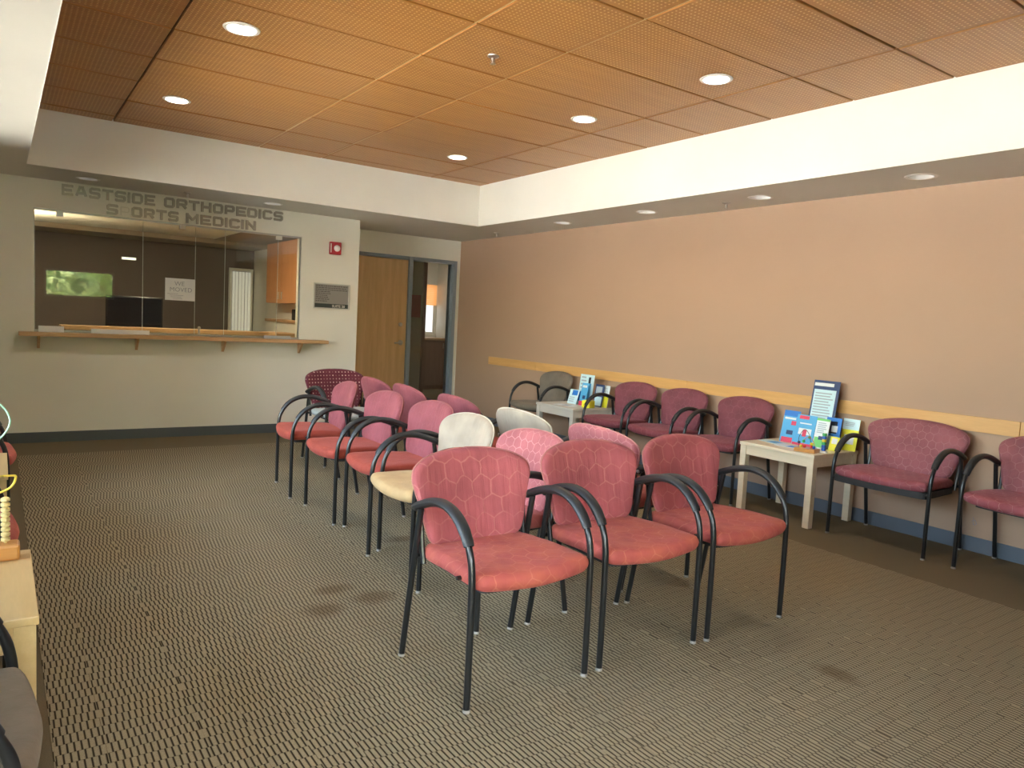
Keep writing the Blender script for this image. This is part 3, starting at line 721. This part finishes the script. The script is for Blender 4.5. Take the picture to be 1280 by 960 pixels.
# inner counter
ic = thing('reception_counter', 'wood-topped inner reception counter seen through the glass', 'counter', (0,0,0))
MB().box(.52, 2.60, 8.72, 9.02, 1.035, 1.075).build('worktop', M_oakx, ic, bevel=.004)
MB().box(2.60, 2.90, 8.40, 9.02, 1.035, 1.075).build('worktop', M_oakx, ic, bevel=.004)
MB().box(.56, 2.86, 8.78, 8.98, 0, 1.035).build('body', M_beige, ic)
MB().box(.30, 2.8, 8.20, 8.74, .74, .769).build('desk_shelf', M_cream, ic)
# upper cabinet on the right wall
uc = thing('upper_cabinet', 'orange oak upper cabinet on the reception right wall', 'cabinet', (2.93, 8.70, 1.43))
MB().box(.012, .185, 0, 1.25, 0, .77).build('body', M_cab, uc)
for k in range(2):
    d = MB().box(-.008, .012, .004+.625*k, .621+.625*k, .004, .766).build('door', M_cab, uc, bevel=.002)
    yy = .56 if k == 0 else .69
    MB().tube([(-.022, yy, .05), (-.022, yy, .14)], .006, 8).tube([(-.022, yy, .055), (0, yy, .055)], .004, 6).tube([(-.022, yy, .135), (0, yy, .135)], .004, 6).build('handle', M_steel, d, True)
ls = thing('wall_counter', 'oak wall counter under the orange upper cabinet', 'counter', (2.93, 8.70, 0))
MB().box(-.02, .185, -.1, 1.25, 1.19, 1.225).build('top', M_oakx, ls, bevel=.003)
MB().box(.0, .185, -.05, 1.25, 0, 1.19).build('body', M_cream, ls)
# wall phone / dispenser on that counter
tag(MB().box(2.955, 3.01, 8.93, 8.99, 1.226, 1.36).build('dispenser', M_screen, bevel=.006), 'small black dispenser on the wall counter below the orange cabinet', 'dispenser')
# patio door blinds at the back right
w6 = struct(MB().box(2.76, 2.80, 11.22, 11.262, .75, 1.92).box(3.06, 3.10, 11.22, 11.262, .75, 1.92).box(2.80, 3.06, 11.22, 11.262, 1.88, 1.92).build('window_6', M_cream))
vb = thing('vertical_blinds', 'pale vertical blinds over the back right window of the reception', 'blinds', (2.93, 11.2, 0))
for k in range(6): MB().box(-.13+.045*k, -.092+.045*k, -.004+.006*(k % 2), 0+.006*(k % 2), .76, 1.87).build('slat', plain('blind_%d' % k, (.72, .68, .58), .6, emit=(1, .92, .76), es=.07), vb)  # slats glow slightly to imitate window light; solid wall behind
# desk items
mo = thing('computer_monitor', 'dark computer monitor on the reception desk behind the glass', 'monitor', (1.30, 9.55, .95), .05)
MB().box(-.30, .30, -.02, .02, .10, .46).build('bezel', M_screen, mo, bevel=.006)
MB().box(-.28, .28, -.024, -.02, .12, .44).build('screen', plain('screen_off', (.012, .012, .016), .1), mo)
MB().box(-.03, .03, .0, .04, .0, .2).box(-.12, .12, -.08, .10, -.01, .01).build('stand', M_screen, mo)
dsk = thing('back_desk', 'low desk behind the inner reception counter', 'desk', (0, 0, 0))
MB().box(-.2, 2.4, 9.2, 9.9, .90, .94).build('desktop', M_beige, dsk)
for x in (-.15, 2.30): MB().box(x, x+.05, 9.25, 9.85, 0, .90).build('leg', M_beige, dsk)
mc = thing('desk_phone', 'dark phone on the counter at the left end behind the glass', 'phone', (.42, 8.45, .77), .2)
MB().prism([(0, 0), (.20, 0), (.20, .09), (0, .03)], lambda a, c: (-.08, -.1+a, c), lambda a, c: (.08, -.1+a, c)).build('base', M_screen, mc, bevel=.004)
MB().box(-.085, -.03, -.08, .12, .08, .125).build('handset', M_screen, mc, bevel=.012)
fx_ = thing('strip_light', 'small lit strip fixture on the dark reception back wall', 'light', (1.45, 11.24, 1.93))
MB().box(-.09, .09, -.04, .015, -.018, .018).build('housing', M_trimw, fx_)
MB().box(-.08, .08, -.045, -.04, -.014, .010).build('diffuser', plain('strip_glow', (.9, .85, .7), .5, emit=(1, .9, .7), es=.45), fx_)

# ------------------------------------------------------------------ outside
struct(MB().box(-40, 30, -40, 45, -.30, -.16).build('ground', M_tilegrout))
M_leaf = None
def leafmat():
    m, nt, b = new_mat('foliage'); v = coords(nt)
    n = noise(nt, v, 7, 6, .75)
    nt.links.new(ramp(nt, n, [(.32, (.01, .03, .008)), (.48, (.16, .28, .06)), (.62, (.75, .78, .25))]), b.inputs['Base Color'])
    b.inputs['Roughness'].default_value = .8; return m
M_leaf = leafmat()
def shrub(x, y, w, h, label):
    t = thing('shrub', label, 'shrub', (x, y, -.16))
    bm = bmesh.new(); bmesh.ops.create_icosphere(bm, subdivisions=4, radius=1)
    for v in bm.verts:
        d = v.co.normalized(); k = 1 + .12*math.sin(9*d.x+3*x)*math.cos(8*d.z) + random.uniform(-.09, .09)
        v.co = Vector((d.x*w/2*k, d.y*w/2.4*k, h*.52+d.z*h*.5*k))
    me = bpy.data.meshes.new('foliage'); bm.to_mesh(me); bm.free(); me.materials.append(M_leaf); link('foliage', me, t)
    MB().tube([(0,0,0), (.05,0,h*.4)], .07, 8).build('stem', M_brownpanel, t)
for x, y, w, h, l in ((-2.6, -8.6, 3.0, 2.9, 'rounded shrub outside, leftmost behind the rear window'), (1.0, -8.6, 2.9, 2.6, 'low leafy shrub outside the middle of the high rear window'),
                    (4.6, -8.8, 3.2, 3.1, 'tall leafy shrub outside, right of the high rear window'), (-.9, -12.6, 3.6, 4.6, 'tall green tree-like shrub farther outside on the left'), (3.2, -12.8, 3.8, 4.8, 'tall green tree-like shrub farther outside on the right')):
    shrub(x, y, w, h, l)

# ------------------------------------------------------------------ chairs
def catmull(P, n=6, closed=True):
    out = []; L_ = len(P)
    for i in range(L_ if closed else L_-1):
        p0, p1, p2, p3 = (P[(i-1) % L_], P[i], P[(i+1) % L_], P[(i+2) % L_]) if closed else (P[max(i-1, 0)], P[i], P[i+1], P[min(i+2, L_-1)])
        for k in range(n):
            t = k/n
            out.append(tuple(.5*((2*p1[d]) + (-p0[d]+p2[d])*t + (2*p0[d]-5*p1[d]+4*p2[d]-p3[d])*t*t + (-p0[d]+3*p1[d]-3*p2[d]+p3[d])*t**3) for d in range(len(p1))))
    if not closed: out.append(tuple(P[-1]))
    return out
BACK = [(0, .442), (.09, .448), (.150, .456), (.203, .476), (.226, .520), (.246, .605), (.268, .680), (.276, .720), (.262, .758), (.205, .790), (.11, .810), (0, .816)]
SEAT = [(0, -.298), (.11, -.290), (.195, -.279), (.240, -.266), (.252, -.236), (.249, -.12), (.242, 0.0), (.238, .10), (.222, .165), (.17, .197), (.08, .207), (0, .209)]
def cushion(outline, front, back, k_in=(1, .990, .965, .91, .76, .52, .26), th=(0, .36, .68, .90, .98, 1.0, 1.0)):
    full = outline + [(-a, b_) for a, b_ in reversed(outline[1:-1])]
    P = catmull(full, 4); n = len(P)
    cx = 0; cz = sum(p[1] for p in P)/n; mb = MB()
    def ring(s_, w, side):
        for (a, b_) in P:
            x, z = cx+(a-cx)*s_, cz+(b_-cz)*s_
            mb.v.append(front(x, z, w) if side else back(x, z, w))
    rings = [(k_, t_, 1) for k_, t_ in reversed(list(zip(k_in, th)))] + [(k_, t_, 0) for k_, t_ in list(zip(k_in, th))[1:]]
    mb.v.append(front(cx, cz, 1)); 
    for k_, t_, sd in rings: ring(k_, t_, sd)
    mb.v.append(back(cx, cz, 1)); last = len(mb.v)-1
    for j in range(n): mb.f.append((0, 1+j, 1+(j+1) % n))
    for r in range(len(rings)-1):
        for j in range(n):
            a, b_ = 1+r*n+j, 1+r*n+(j+1) % n; mb.f.append((a, a+n, b_+n, b_))
    r = len(rings)-1
    for j in range(n): mb.f.append((last, 1+r*n+(j+1) % n, 1+r*n+j))
    return mb, [(a, b_) for a, b_ in P]
def back_y(x, z, W):
    u = (z-.44)/.4
    return .152 + .105*u - .16*(x/W)**2*(.5)*.55 + .0
def make_chair(kind, label, group, wide=1.0, apron=False, dark_arm=True):
    fb, fs = FAB[kind]; W = .265*wide
    t = thing('armchair', label, 'chair', (0,0,0), 0, group)
    Wn = .27*wide
    o_b = [(a*wide, b_) for a, b_ in BACK]; o_s = [(a*wide, b_) for a, b_ in SEAT]
    TH = .028
    mb, P = cushion(o_b, lambda x, z, w: (x, back_y(x, z, Wn) - w*TH, z), lambda x, z, w: (x, back_y(x, z, Wn) + w*TH*.75, z))
    bk = mb.build('backrest', fb, t, True)
    MB().tube([(x*1.004, back_y(x, z, Wn)+.002, z) for x, z in P + [P[0]]], .0036, 6, cap=False).build('piping', PIPE[kind], bk, True)
    def zb(x, y): return .449 - .014*max(0, (y+.05))/.25 - (.012 if y < -.1 else 0)*(1-min(1, abs(x/wide)/.25)**2)*min(1, (-.1-y)/.15 if y < -.1 else 0)
    def top(x, y, w): return (x, y, zb(x, y) + w*.036 - .010*w*(1-min(1, abs(x/wide)/.25)**2)*(1 if -.2 < y < .12 else .2))
    def bot(x, y, w): return (x, y, zb(x, y) - w*.036)
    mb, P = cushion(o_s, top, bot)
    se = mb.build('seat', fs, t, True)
    ps = [(a*wide*.80, b_*.80) for a, b_ in SEAT]
    if apron: ps = [(a*wide*1.0, b_*1.0) for a, b_ in SEAT]
    zz0, zz1 = (.378, .418) if apron else (.392, .425)
    full = catmull(ps + [(-a, b_) for a, b_ in reversed(ps[1:-1])], 2)
    MB().prism(full, lambda a, b_: (a, b_, zz0), lambda a, b_: (a, b_, zz1)).build('seat_pan', M_shell, t)
    r = .0125
    prof = [(-.252, .012), (-.252, .20), (-.250, .42), (-.243, .50), (-.228, .548), (-.200, .594), (-.158, .633), (-.105, .659), (-.045, .669), (.015, .664), (.075, .648), (.13, .627), (.165, .611)]
    pc = catmull(prof, 3, False)
    for s_ in (-1, 1):
        lg = MB().tube([(s_*W, y, z) for y, z in pc], r, 10).build('leg', M_black, t, True)
        MB().lathe((s_*W, -.252, 0), [(.013, 0), (.014, .006), (.010, .012), (.010, .016)], 12).build('foot_glide', M_glide, lg, True)
        rl = MB().tube([(s_*(W-.002), .236, .012), (s_*(W-.002), .20, .22), (s_*(W-.002), .163, .42), (s_*(W-.002), .128, .618)], r, 10).build('leg', M_black, t, True)
        MB().lathe((s_*(W-.002), .237, 0), [(.013, 0), (.014, .006), (.010, .012), (.010, .016)], 12).build('foot_glide', M_glide, rl, True)
        arm = [(y, z+.006) for y, z in pc if z > .555 or y > -.15]
        rr = [.0135] + [.0150]*2 + [.0160]*(len(arm)-5) + [.0155, .014]
        ap = MB().tube([(s_*W, y, z) for y, z in arm], rr, 12, 1.45).build('armrest', M_arm, t, True)
        MB().lathe((s_*(W-.0), .168, .616), [(.007, 0), (.007, -.0)], 8, 'y')
        MB().lathe((s_*W, .158, .617), [(.009, 0), (.009, .016), (.005, .019)], 10, 'y').build('end_cap', M_glide, ap, True)
        # upright carrying the backrest, with its bracket
        MB().tube([(s_*(W-.026), .135, .40), (s_*(W-.026), .158, .50), (s_*(W-.022), .172, .615)], .0105, 8).tube([(s_*(W-.002), .166, .612), (s_*(W-.022), .172, .606), (s_*.195*wide, .190, .60)], .009, 8, side=Vector((0,0,1))).build('back_post', M_black, t, True)
    MB().tube([(-W, -.250, .405), (W, -.250, .405)], .009, 8, side=Vector((0,0,1))).build('front_rail', M_black, t, True) if apron else MB().tube([(-W, -.150, .438), (W, -.150, .438)], .008, 8, side=Vector((0,0,1))).build('front_rail', M_black, t, True)
    MB().tube([(-W, .165, .425), (W, .165, .425)], .009, 8, side=Vector((0,0,1))).build('rear_rail', M_black, t, True)
    return t
PIPE = {k: plain('piping_'+k, c, .8) for k, c in dict(rose=(.42, .16, .14), brick=(.30, .09, .09), pink=(.50, .22, .20), plum=(.22, .07, .09), mauve=(.30, .11, .12), tan=(.62, .56, .45), grey=(.17, .15, .13), dots=(.13, .03, .045)).items()}

R = math.radians
protos = {}
def chair(kind, x, y, rz, label, group, wide=1.0, apron=False):
    key = (kind, wide, apron)
    if key not in protos:
        protos[key] = make_chair(kind, label, group, wide, apron); o = protos[key]
        o.location = (x, y, .004 if x > .3 and x < 4.2 and y < 7.3 else 0); o.rotation_euler = (0, 0, rz); return o
    return dup(protos[key], (x, y, .004 if x > .3 and x < 4.2 and y < 7.3 else 0), rz, label, group)
L90, R90 = -PI/2, PI/2
g1 = 'front row of three rose armchairs'
chair('rose', 1.565, 2.278, R(0.5), 'rose armchair nearest the camera, left end of the front row of three', g1)
chair('rose', 2.183, 2.282, R(-1), 'middle rose armchair of the front row of three', g1)
chair('rose', 2.777, 2.270, R(1), 'right end rose armchair of the front row, across from the birch table', g1)
g2 = 'armchairs in the column facing the left wall'
chair('brick', 1.985, 5.335, L90-R(7), 'farthest armchair facing left, rose back and red seat, before the dotted chair', g2)
chair('brick', 1.985, 4.605, L90+R(0), 'second farthest armchair facing left, pink back and mottled red seat', g2)
chair('brick', 2.025, 4.01, L90+R(-1), 'armchair facing left directly behind the tan one, red seat', g2)
chair('tan', 1.925, 3.42, L90-R(1), 'tan upholstered armchair facing left, behind the front row', g2)
chair('pink', 1.922, 2.812, L90+R(0), 'pale pink trellis-pattern armchair facing left, just behind the front row', g2)
g3 = 'armchairs in the column facing the terracotta wall'
chair('brick', 2.80, 5.715, R90+R(1), 'farthest armchair facing the right wall, its pink back edge seen by the door', g3)
chair('brick', 2.80, 5.10, R90-R(1), 'second farthest armchair facing the right wall, back seen edge-on', g3)
chair('brick', 2.80, 4.36, R90+R(0), 'third farthest armchair facing right, back edge left of the tan pair', g3)
chair('tan', 2.80, 3.59, R90+R(1), 'tan armchair facing the right wall, only its back edge showing', g3)
chair('pink', 2.82, 2.89, R90-R(0), 'pink trellis armchair facing right, its back between two front-row chairs', g3)
chair('dots', 2.57, 6.30, R(4), 'dark plum armchair with pale dotted back, at the far end near the door', None, 1.06)
g4 = 'plum armchairs along the terracotta wall'
chair('plum', 4.945, 5.18, L90+R(1), 'plum armchair on the wall, farthest of three, next to the far white table', g4)
chair('plum', 4.945, 4.56, L90-R(1), 'plum armchair on the wall, middle of the three between the tables', g4)
chair('plum', 4.945, 3.885, L90+R(0), 'plum armchair on the wall, just left of the birch table', g4)
chair('grey', 4.945, 6.44, L90+R(1), 'grey armchair on the terracotta wall beyond the far white table', None)
chair('mauve', 4.950, 2.480, L90+R(0), 'extra-wide mauve armchair with black apron, right of the birch table', None, 1.215, True)
chair('mauve', 4.945, 1.705, L90-R(3), 'mauve trellis armchair cut by the right edge of the picture', None)
g5 = 'armchairs along the left wall'
chair('grey', -.225, 1.765, R90+R(0), 'grey armchair in the bottom left corner, in front of the maple table', g5)
chair('rose', -.235, 3.34, R90, 'rose armchair on the left wall just past the maple toy table', g5)
chair('rose', -.215, 5.00, R90, 'rose armchair on the left wall beyond the second maple table', g5)

# ------------------------------------------------------------------ tables
def table(x0, x1, y0, y1, h, mat, label, name='side_table'):
    t = thing(name, label, 'table', ((x0+x1)/2, (y0+y1)/2, 0)); w, d = (x1-x0)/2, (y1-y0)/2
    MB().box(-w, w, -d, d, h-.024, h).build('tabletop', mat, t, bevel=.003)
    for sx in (-1, 1):
        for sy in (-1, 1):
            MB().box(min(sx*(w-.006), sx*(w-.056)), max(sx*(w-.006), sx*(w-.056)), min(sy*(d-.006), sy*(d-.056)), max(sy*(d-.006), sy*(d-.056)), 0, h-.024).build('leg', mat, t, bevel=.002)
    for s_ in (-1, 1):
        a, b_ = sorted((s_*(w-.014), s_*(w-.034))); MB().box(a, b_, -d+.056, d-.056, h-.094, h-.024).build('apron', mat, t)
        a, b_ = sorted((s_*(d-.014), s_*(d-.034))); MB().box(-w+.056, w-.056, a, b_, h-.094, h-.024).build('apron', mat, t)
    return t
TH_ = .527
M_palebirch = wood('pale_table', (.62, .58, .50), (.70, .66, .57), 'y', .35)
table(4.645, 5.205, 2.915, 3.545, TH_, M_birch, 'square birch side table on the right wall with brochures and toy')
table(4.60, 5.16, 5.490, 6.095, TH_, M_palebirch, 'far white side table with brochures beside the grey armchair')
table(-.53, .082, 2.165, 2.775, TH_, M_maple, 'maple side table at the left edge carrying the bead maze toy')
table(-.57, .034, 4.00, 4.58, TH_, M_maple, 'second maple side table farther along the left wall')

# ------------------------------------------------------------------ brochures
def pal(name, c, r=.45): return plain(name, c, r)
C_cyan = pal('print_cyan', (.10, .42, .72)); C_blue = pal('print_blue', (.03, .20, .62)); C_navy = pal('print_navy', (.03, .06, .16))
C_ice = pal('print_ice', (.62, .82, .86)); C_white = pal('print_white', (.80, .84, .84)); C_redp = pal('print_red', (.72, .06, .12))
C_green = pal('print_green', (.20, .66, .18)); C_yell = pal('print_yellow', (.90, .86, .05)); C_greyp = pal('print_grey', (.40, .46, .50)); C_blackp = pal('print_black', (.02, .025, .04))
def leaflet(name, label, cat, x, y, z, w, h, lean, base, parts, yaw_=0.0, th=.004, group=None):
    """thin printed card facing -X, leaning back; local u = along -Y from the card centre, v = up"""
    t = thing(name, label, cat, (x, y, z), -PI/2 + yaw_, group)
    sh = MB().box(-w/2, w/2, 0, th, 0, h).build('card', base, t); sh.rotation_euler = (-lean, 0, 0)
    for k, (nm, u0, u1, v0, v1, m) in enumerate(parts):
        d = .0006 + .0004*(k+1)
        p = MB().box(-w/2+u0*w, -w/2+u1*w, -d, -d+.0004, v0*h, v1*h).build(nm, m, sh)
    return t
def lines(u0, u1, v0, v1, n, m, nm='text_line'):
    out = []; st = (v1-v0)/n
    for k in range(n): out.append((nm, u0, u0+(u1-u0)*random.uniform(.75, 1), v1-st*(k+.65), v1-st*(k+.2), m))
    return out
# facing: local -Y -> world -X ; local +x -> world -Y (nearer the camera side = picture right)
leaflet('sign_holder', 'tall dark-framed sign with pale blue page behind the table brochures', 'sign', 5.085, 3.185, TH_, .215, .500, .16, C_navy,
        [('page', .06, .90, .02, .86, C_ice)] + lines(.12, .84, .10, .82, 17, C_greyp) + [('heading', .06, .80, .91, .96, C_white)])
leaflet('brochure', 'left blue brochure with red button on the birch table', 'brochure', 4.99, 3.375, TH_, .135, .250, .22, C_cyan,
        [('panel', .0, 1, .82, 1, C_blue), ('picture', .55, .9, .55, .68, C_redp), ('picture', .35, .75, .25, .38, C_navy), ('button', .1, .8, .0, .16, C_redp), ('heading', .1, .8, .72, .78, C_white)], .02)
leaflet('brochure', 'blue brochure with red heading in the middle of the birch table', 'brochure', 4.955, 3.225, TH_, .165, .235, .22, C_cyan,
        [('heading', .12, .62, .86, .97, C_redp), ('picture', .2, .85, .36, .56, C_white), ('picture', .42, .62, .30, .52, C_redp), ('strip', 0, 1, .0, .08, C_redp), ('text_line', .2, .8, .70, .74, C_white)], -.02)
leaflet('leaflet', 'green and white leaflet on the birch table behind the toy', 'leaflet', 4.955, 3.085, TH_, .105, .225, .20, C_white,
        [('band', 0, 1, .93, 1, C_green), ('picture', .05, .9, .05, .38, C_green), ('picture', .35, .7, .30, .42, C_navy)] + lines(.15, .85, .5, .88, 6, C_greyp))
leaflet('leaflet', 'dark blue leaflet with photograph behind the green one', 'leaflet', 5.035, 3.045, TH_, .120, .235, .16, C_blue,
        [('picture', .1, .75, .5, .88, C_blackp), ('picture', .4, .8, .55, .75, C_white), ('panel', .05, .9, .02, .42, C_ice)])
leaflet('leaflet', 'yellow and white leaflet at the right end of the birch table', 'leaflet', 5.120, 2.960, TH_, .125, .235, .20, C_yell,
        [('panel', 0, 1, .66, 1, C_ice), ('picture', .2, .8, .2, .5, C_white)] + lines(.15, .8, .76, .9, 3, C_greyp), .06)
leaflet('leaflet', 'small yellow leaflet leaning by the armrest on the birch table', 'leaflet', 4.975, 2.985, TH_, .070, .105, .30, C_yell, [('panel', .2, .8, .5, .9, C_white)], .05)
def flat(label, x, y, w, d, rz, m, m2, z=TH_):
    t = thing('paper_leaflet', label, 'leaflet', (x, y, z), rz); MB().box(-w/2, w/2, -d/2, d/2, 0, .002).build('sheet', m, t)
    MB().box(-w*.35, w*.35, -d*.3, d*.1, .002, .0024).build('picture', m2, t)
flat('blue printed leaflet lying flat in the middle of the birch table', 4.82, 3.22, .11, .21, .1, C_white, C_blue)
flat('pale blue leaflet lying flat at the left of the birch table', 4.88, 3.42, .12, .2, -.25, C_ice, C_cyan)
# far table
leaflet('sign_holder', 'tall white poster card with a figure on the far white table', 'sign', 4.98, 5.78, TH_, .215, .315, .12, C_ice,
        [('picture', .50, .85, .0, .72, C_cyan), ('picture', .62, .78, .72, .92, C_blackp), ('panel', 0, .3, .1, .42, C_blue)] + lines(.1, .5, .5, .95, 4, C_greyp))
leaflet('brochure', 'bright blue brochure with red button on the far white table', 'brochure', 4.90, 5.72, TH_, .10, .235, .2, C_cyan,
        [('heading', .15, .8, .8, .9, C_white), ('button', .0, .7, .0, .2, C_redp), ('picture', .4, .8, .3, .45, C_navy)])
leaflet('brochure', 'pale folded leaflet at the left on the far white table', 'leaflet', 4.90, 5.88, TH_, .13, .155, .3, C_ice, [('panel', .3, .9, .6, .95, C_blue)] + lines(.1, .8, .1, .5, 3, C_greyp), .1)
leaflet('brochure', 'navy leaflet with photographs on the far white table', 'leaflet', 5.00, 5.595, TH_, .13, .230, .15, C_navy,
        [('picture', .1, .8, .6, .9, C_greyp), ('panel', .1, .9, .05, .45, C_ice)])
leaflet('leaflet', 'yellow and white leaflet standing at the right of the far table', 'leaflet', 5.03, 5.53, TH_, .10, .225, .15, C_white, [('panel', 0, 1, 0, .5, C_yell)] + lines(.15, .8, .6, .9, 4, C_greyp))
tg = thing('yellow_toy_box', 'bright yellow box on the near corner of the far white table', 'box', (4.84, 5.545, TH_), .2)
MB().box(-.05, .05, -.05, .05, 0, .075).build('body', C_yell, tg, bevel=.012)
MB().box(-.052, .052, -.02, .02, .02, .05).build('band', pal('print_gold', (.7, .65, .03)), tg)
flat('pale leaflet lying flat on the front of the far white table', 4.74, 5.78, .12, .22, .15, C_white, C_greyp)

# small bead toy on the birch table
def wire(mb_pts, r, mat, par, name='wire'):
    return MB().tube(catmull(mb_pts, 6, False), r, 8).build(name, mat, par, True)
M_wg = pal('wire_green', (.45, .80, .62), .3); M_wy = pal('wire_yellow', (.85, .66, .10), .3); M_wr = pal('wire_red', (.7, .05, .04), .3)
M_bd = {'r': pal('bead_red', (.70, .05, .03), .3), 'y': pal('bead_yellow', (.85, .68, .04), .3), 'g': pal('bead_green', (.06, .42, .12), .3), 'b': pal('bead_blue', (.03, .12, .5), .3), 'k': pal('bead_dark', (.03, .05, .10), .3), 'w': M_strobe}
bt_ = thing('bead_maze', 'small bead maze toy on the near corner of the birch table', 'toy', (4.735, 3.035, TH_), R(12))
MB().box(-.05, .05, -.075, .075, 0, .028).build('base', M_toy, bt_, bevel=.004)
wire([(0, .06, .028), (0, .062, .10), (.01, .03, .155), (0, -.01, .12), (0, -.03, .03)], .0018, M_blackw if 'M_blackw' in globals() else M_black, bt_)
wire([(-.02, .02, .028), (-.02, .02, .08), (-.02, -.02, .11), (-.02, -.055, .07), (-.02, -.058, .028)], .0018, M_wr, bt_)
for (x, y, z, c) in ((-.02, .035, .038, 'y'), (-.02, .010, .040, 'r'), (0, -.03, .040, 'r'), (0, -.03, .060, 'y'), (-.02, -.056, .040, 'b'), (-.02, .02, .075, 'g'), (.0, .06, .06, 'k'), (0, -.012, .105, 'g'), (0, -.06, .034, 'w')):
    MB().lathe((x, y, z), [(.0001, -.011), (.008, -.009), (.0115, 0), (.008, .009), (.0001, .011)], 12).build('bead', M_bd[c], bt_, True)
st_ = thing('stacking_toy', 'small post of green and blue rings standing at the right of the birch table toy', 'toy', (4.83, 2.965, TH_))
MB().lathe((0,0,0), [(.026, 0), (.026, .012), (.005, .014), (.005, .15)], 16).build('base', C_white, st_, True)
for k, c in enumerate('bbgybg'): MB().lathe((0, 0, .024+.021*k), [(.014, -.010), (.017, 0), (.014, .010)], 14).build('ring', M_bd[c], st_, True)

# bead maze on the left table
lb = thing('bead_maze', 'large wooden bead maze with yellow and green wires on left maple table', 'toy', (-.10, 2.70, TH_))
MB().box(-.16, .152, -.035, .035, 0, .050).build('base', M_toy, lb, bevel=.008)
bx = .115
MB().tube([(bx, 0, .05), (bx, 0, .195)], .004, 8).build('post', M_bead, lb, True)
for k in range(9): MB().lathe((bx, 0, 0.062+.0155*k), [(.007, -.0075), (.0125, -.004), (.0125, .004), (.007, .0075)], 14).build('bead', M_bead, lb, True)
wire([(-.13, .0, .05), (-.12, 0, .20), (-.05, -.01, .30), (.05, -.01, .265), (.120, -.01, .262), (.142, 0, .255), (.120, .01, .215), (.03, .01, .19), (-.08, 0, .19), (-.10, 0, .05)], .0034, M_wy, lb)
wire([(-.15, .0, .05), (-.15, 0, .33), (-.08, -.01, .50), (.03, 0, .515), (.10, 0, .485), (.128, 0, .430), (.10, 0, .375), (.03, 0, .335), (-.05, .01, .22), (-.06, .01, .05)], .0026, M_wg, lb)
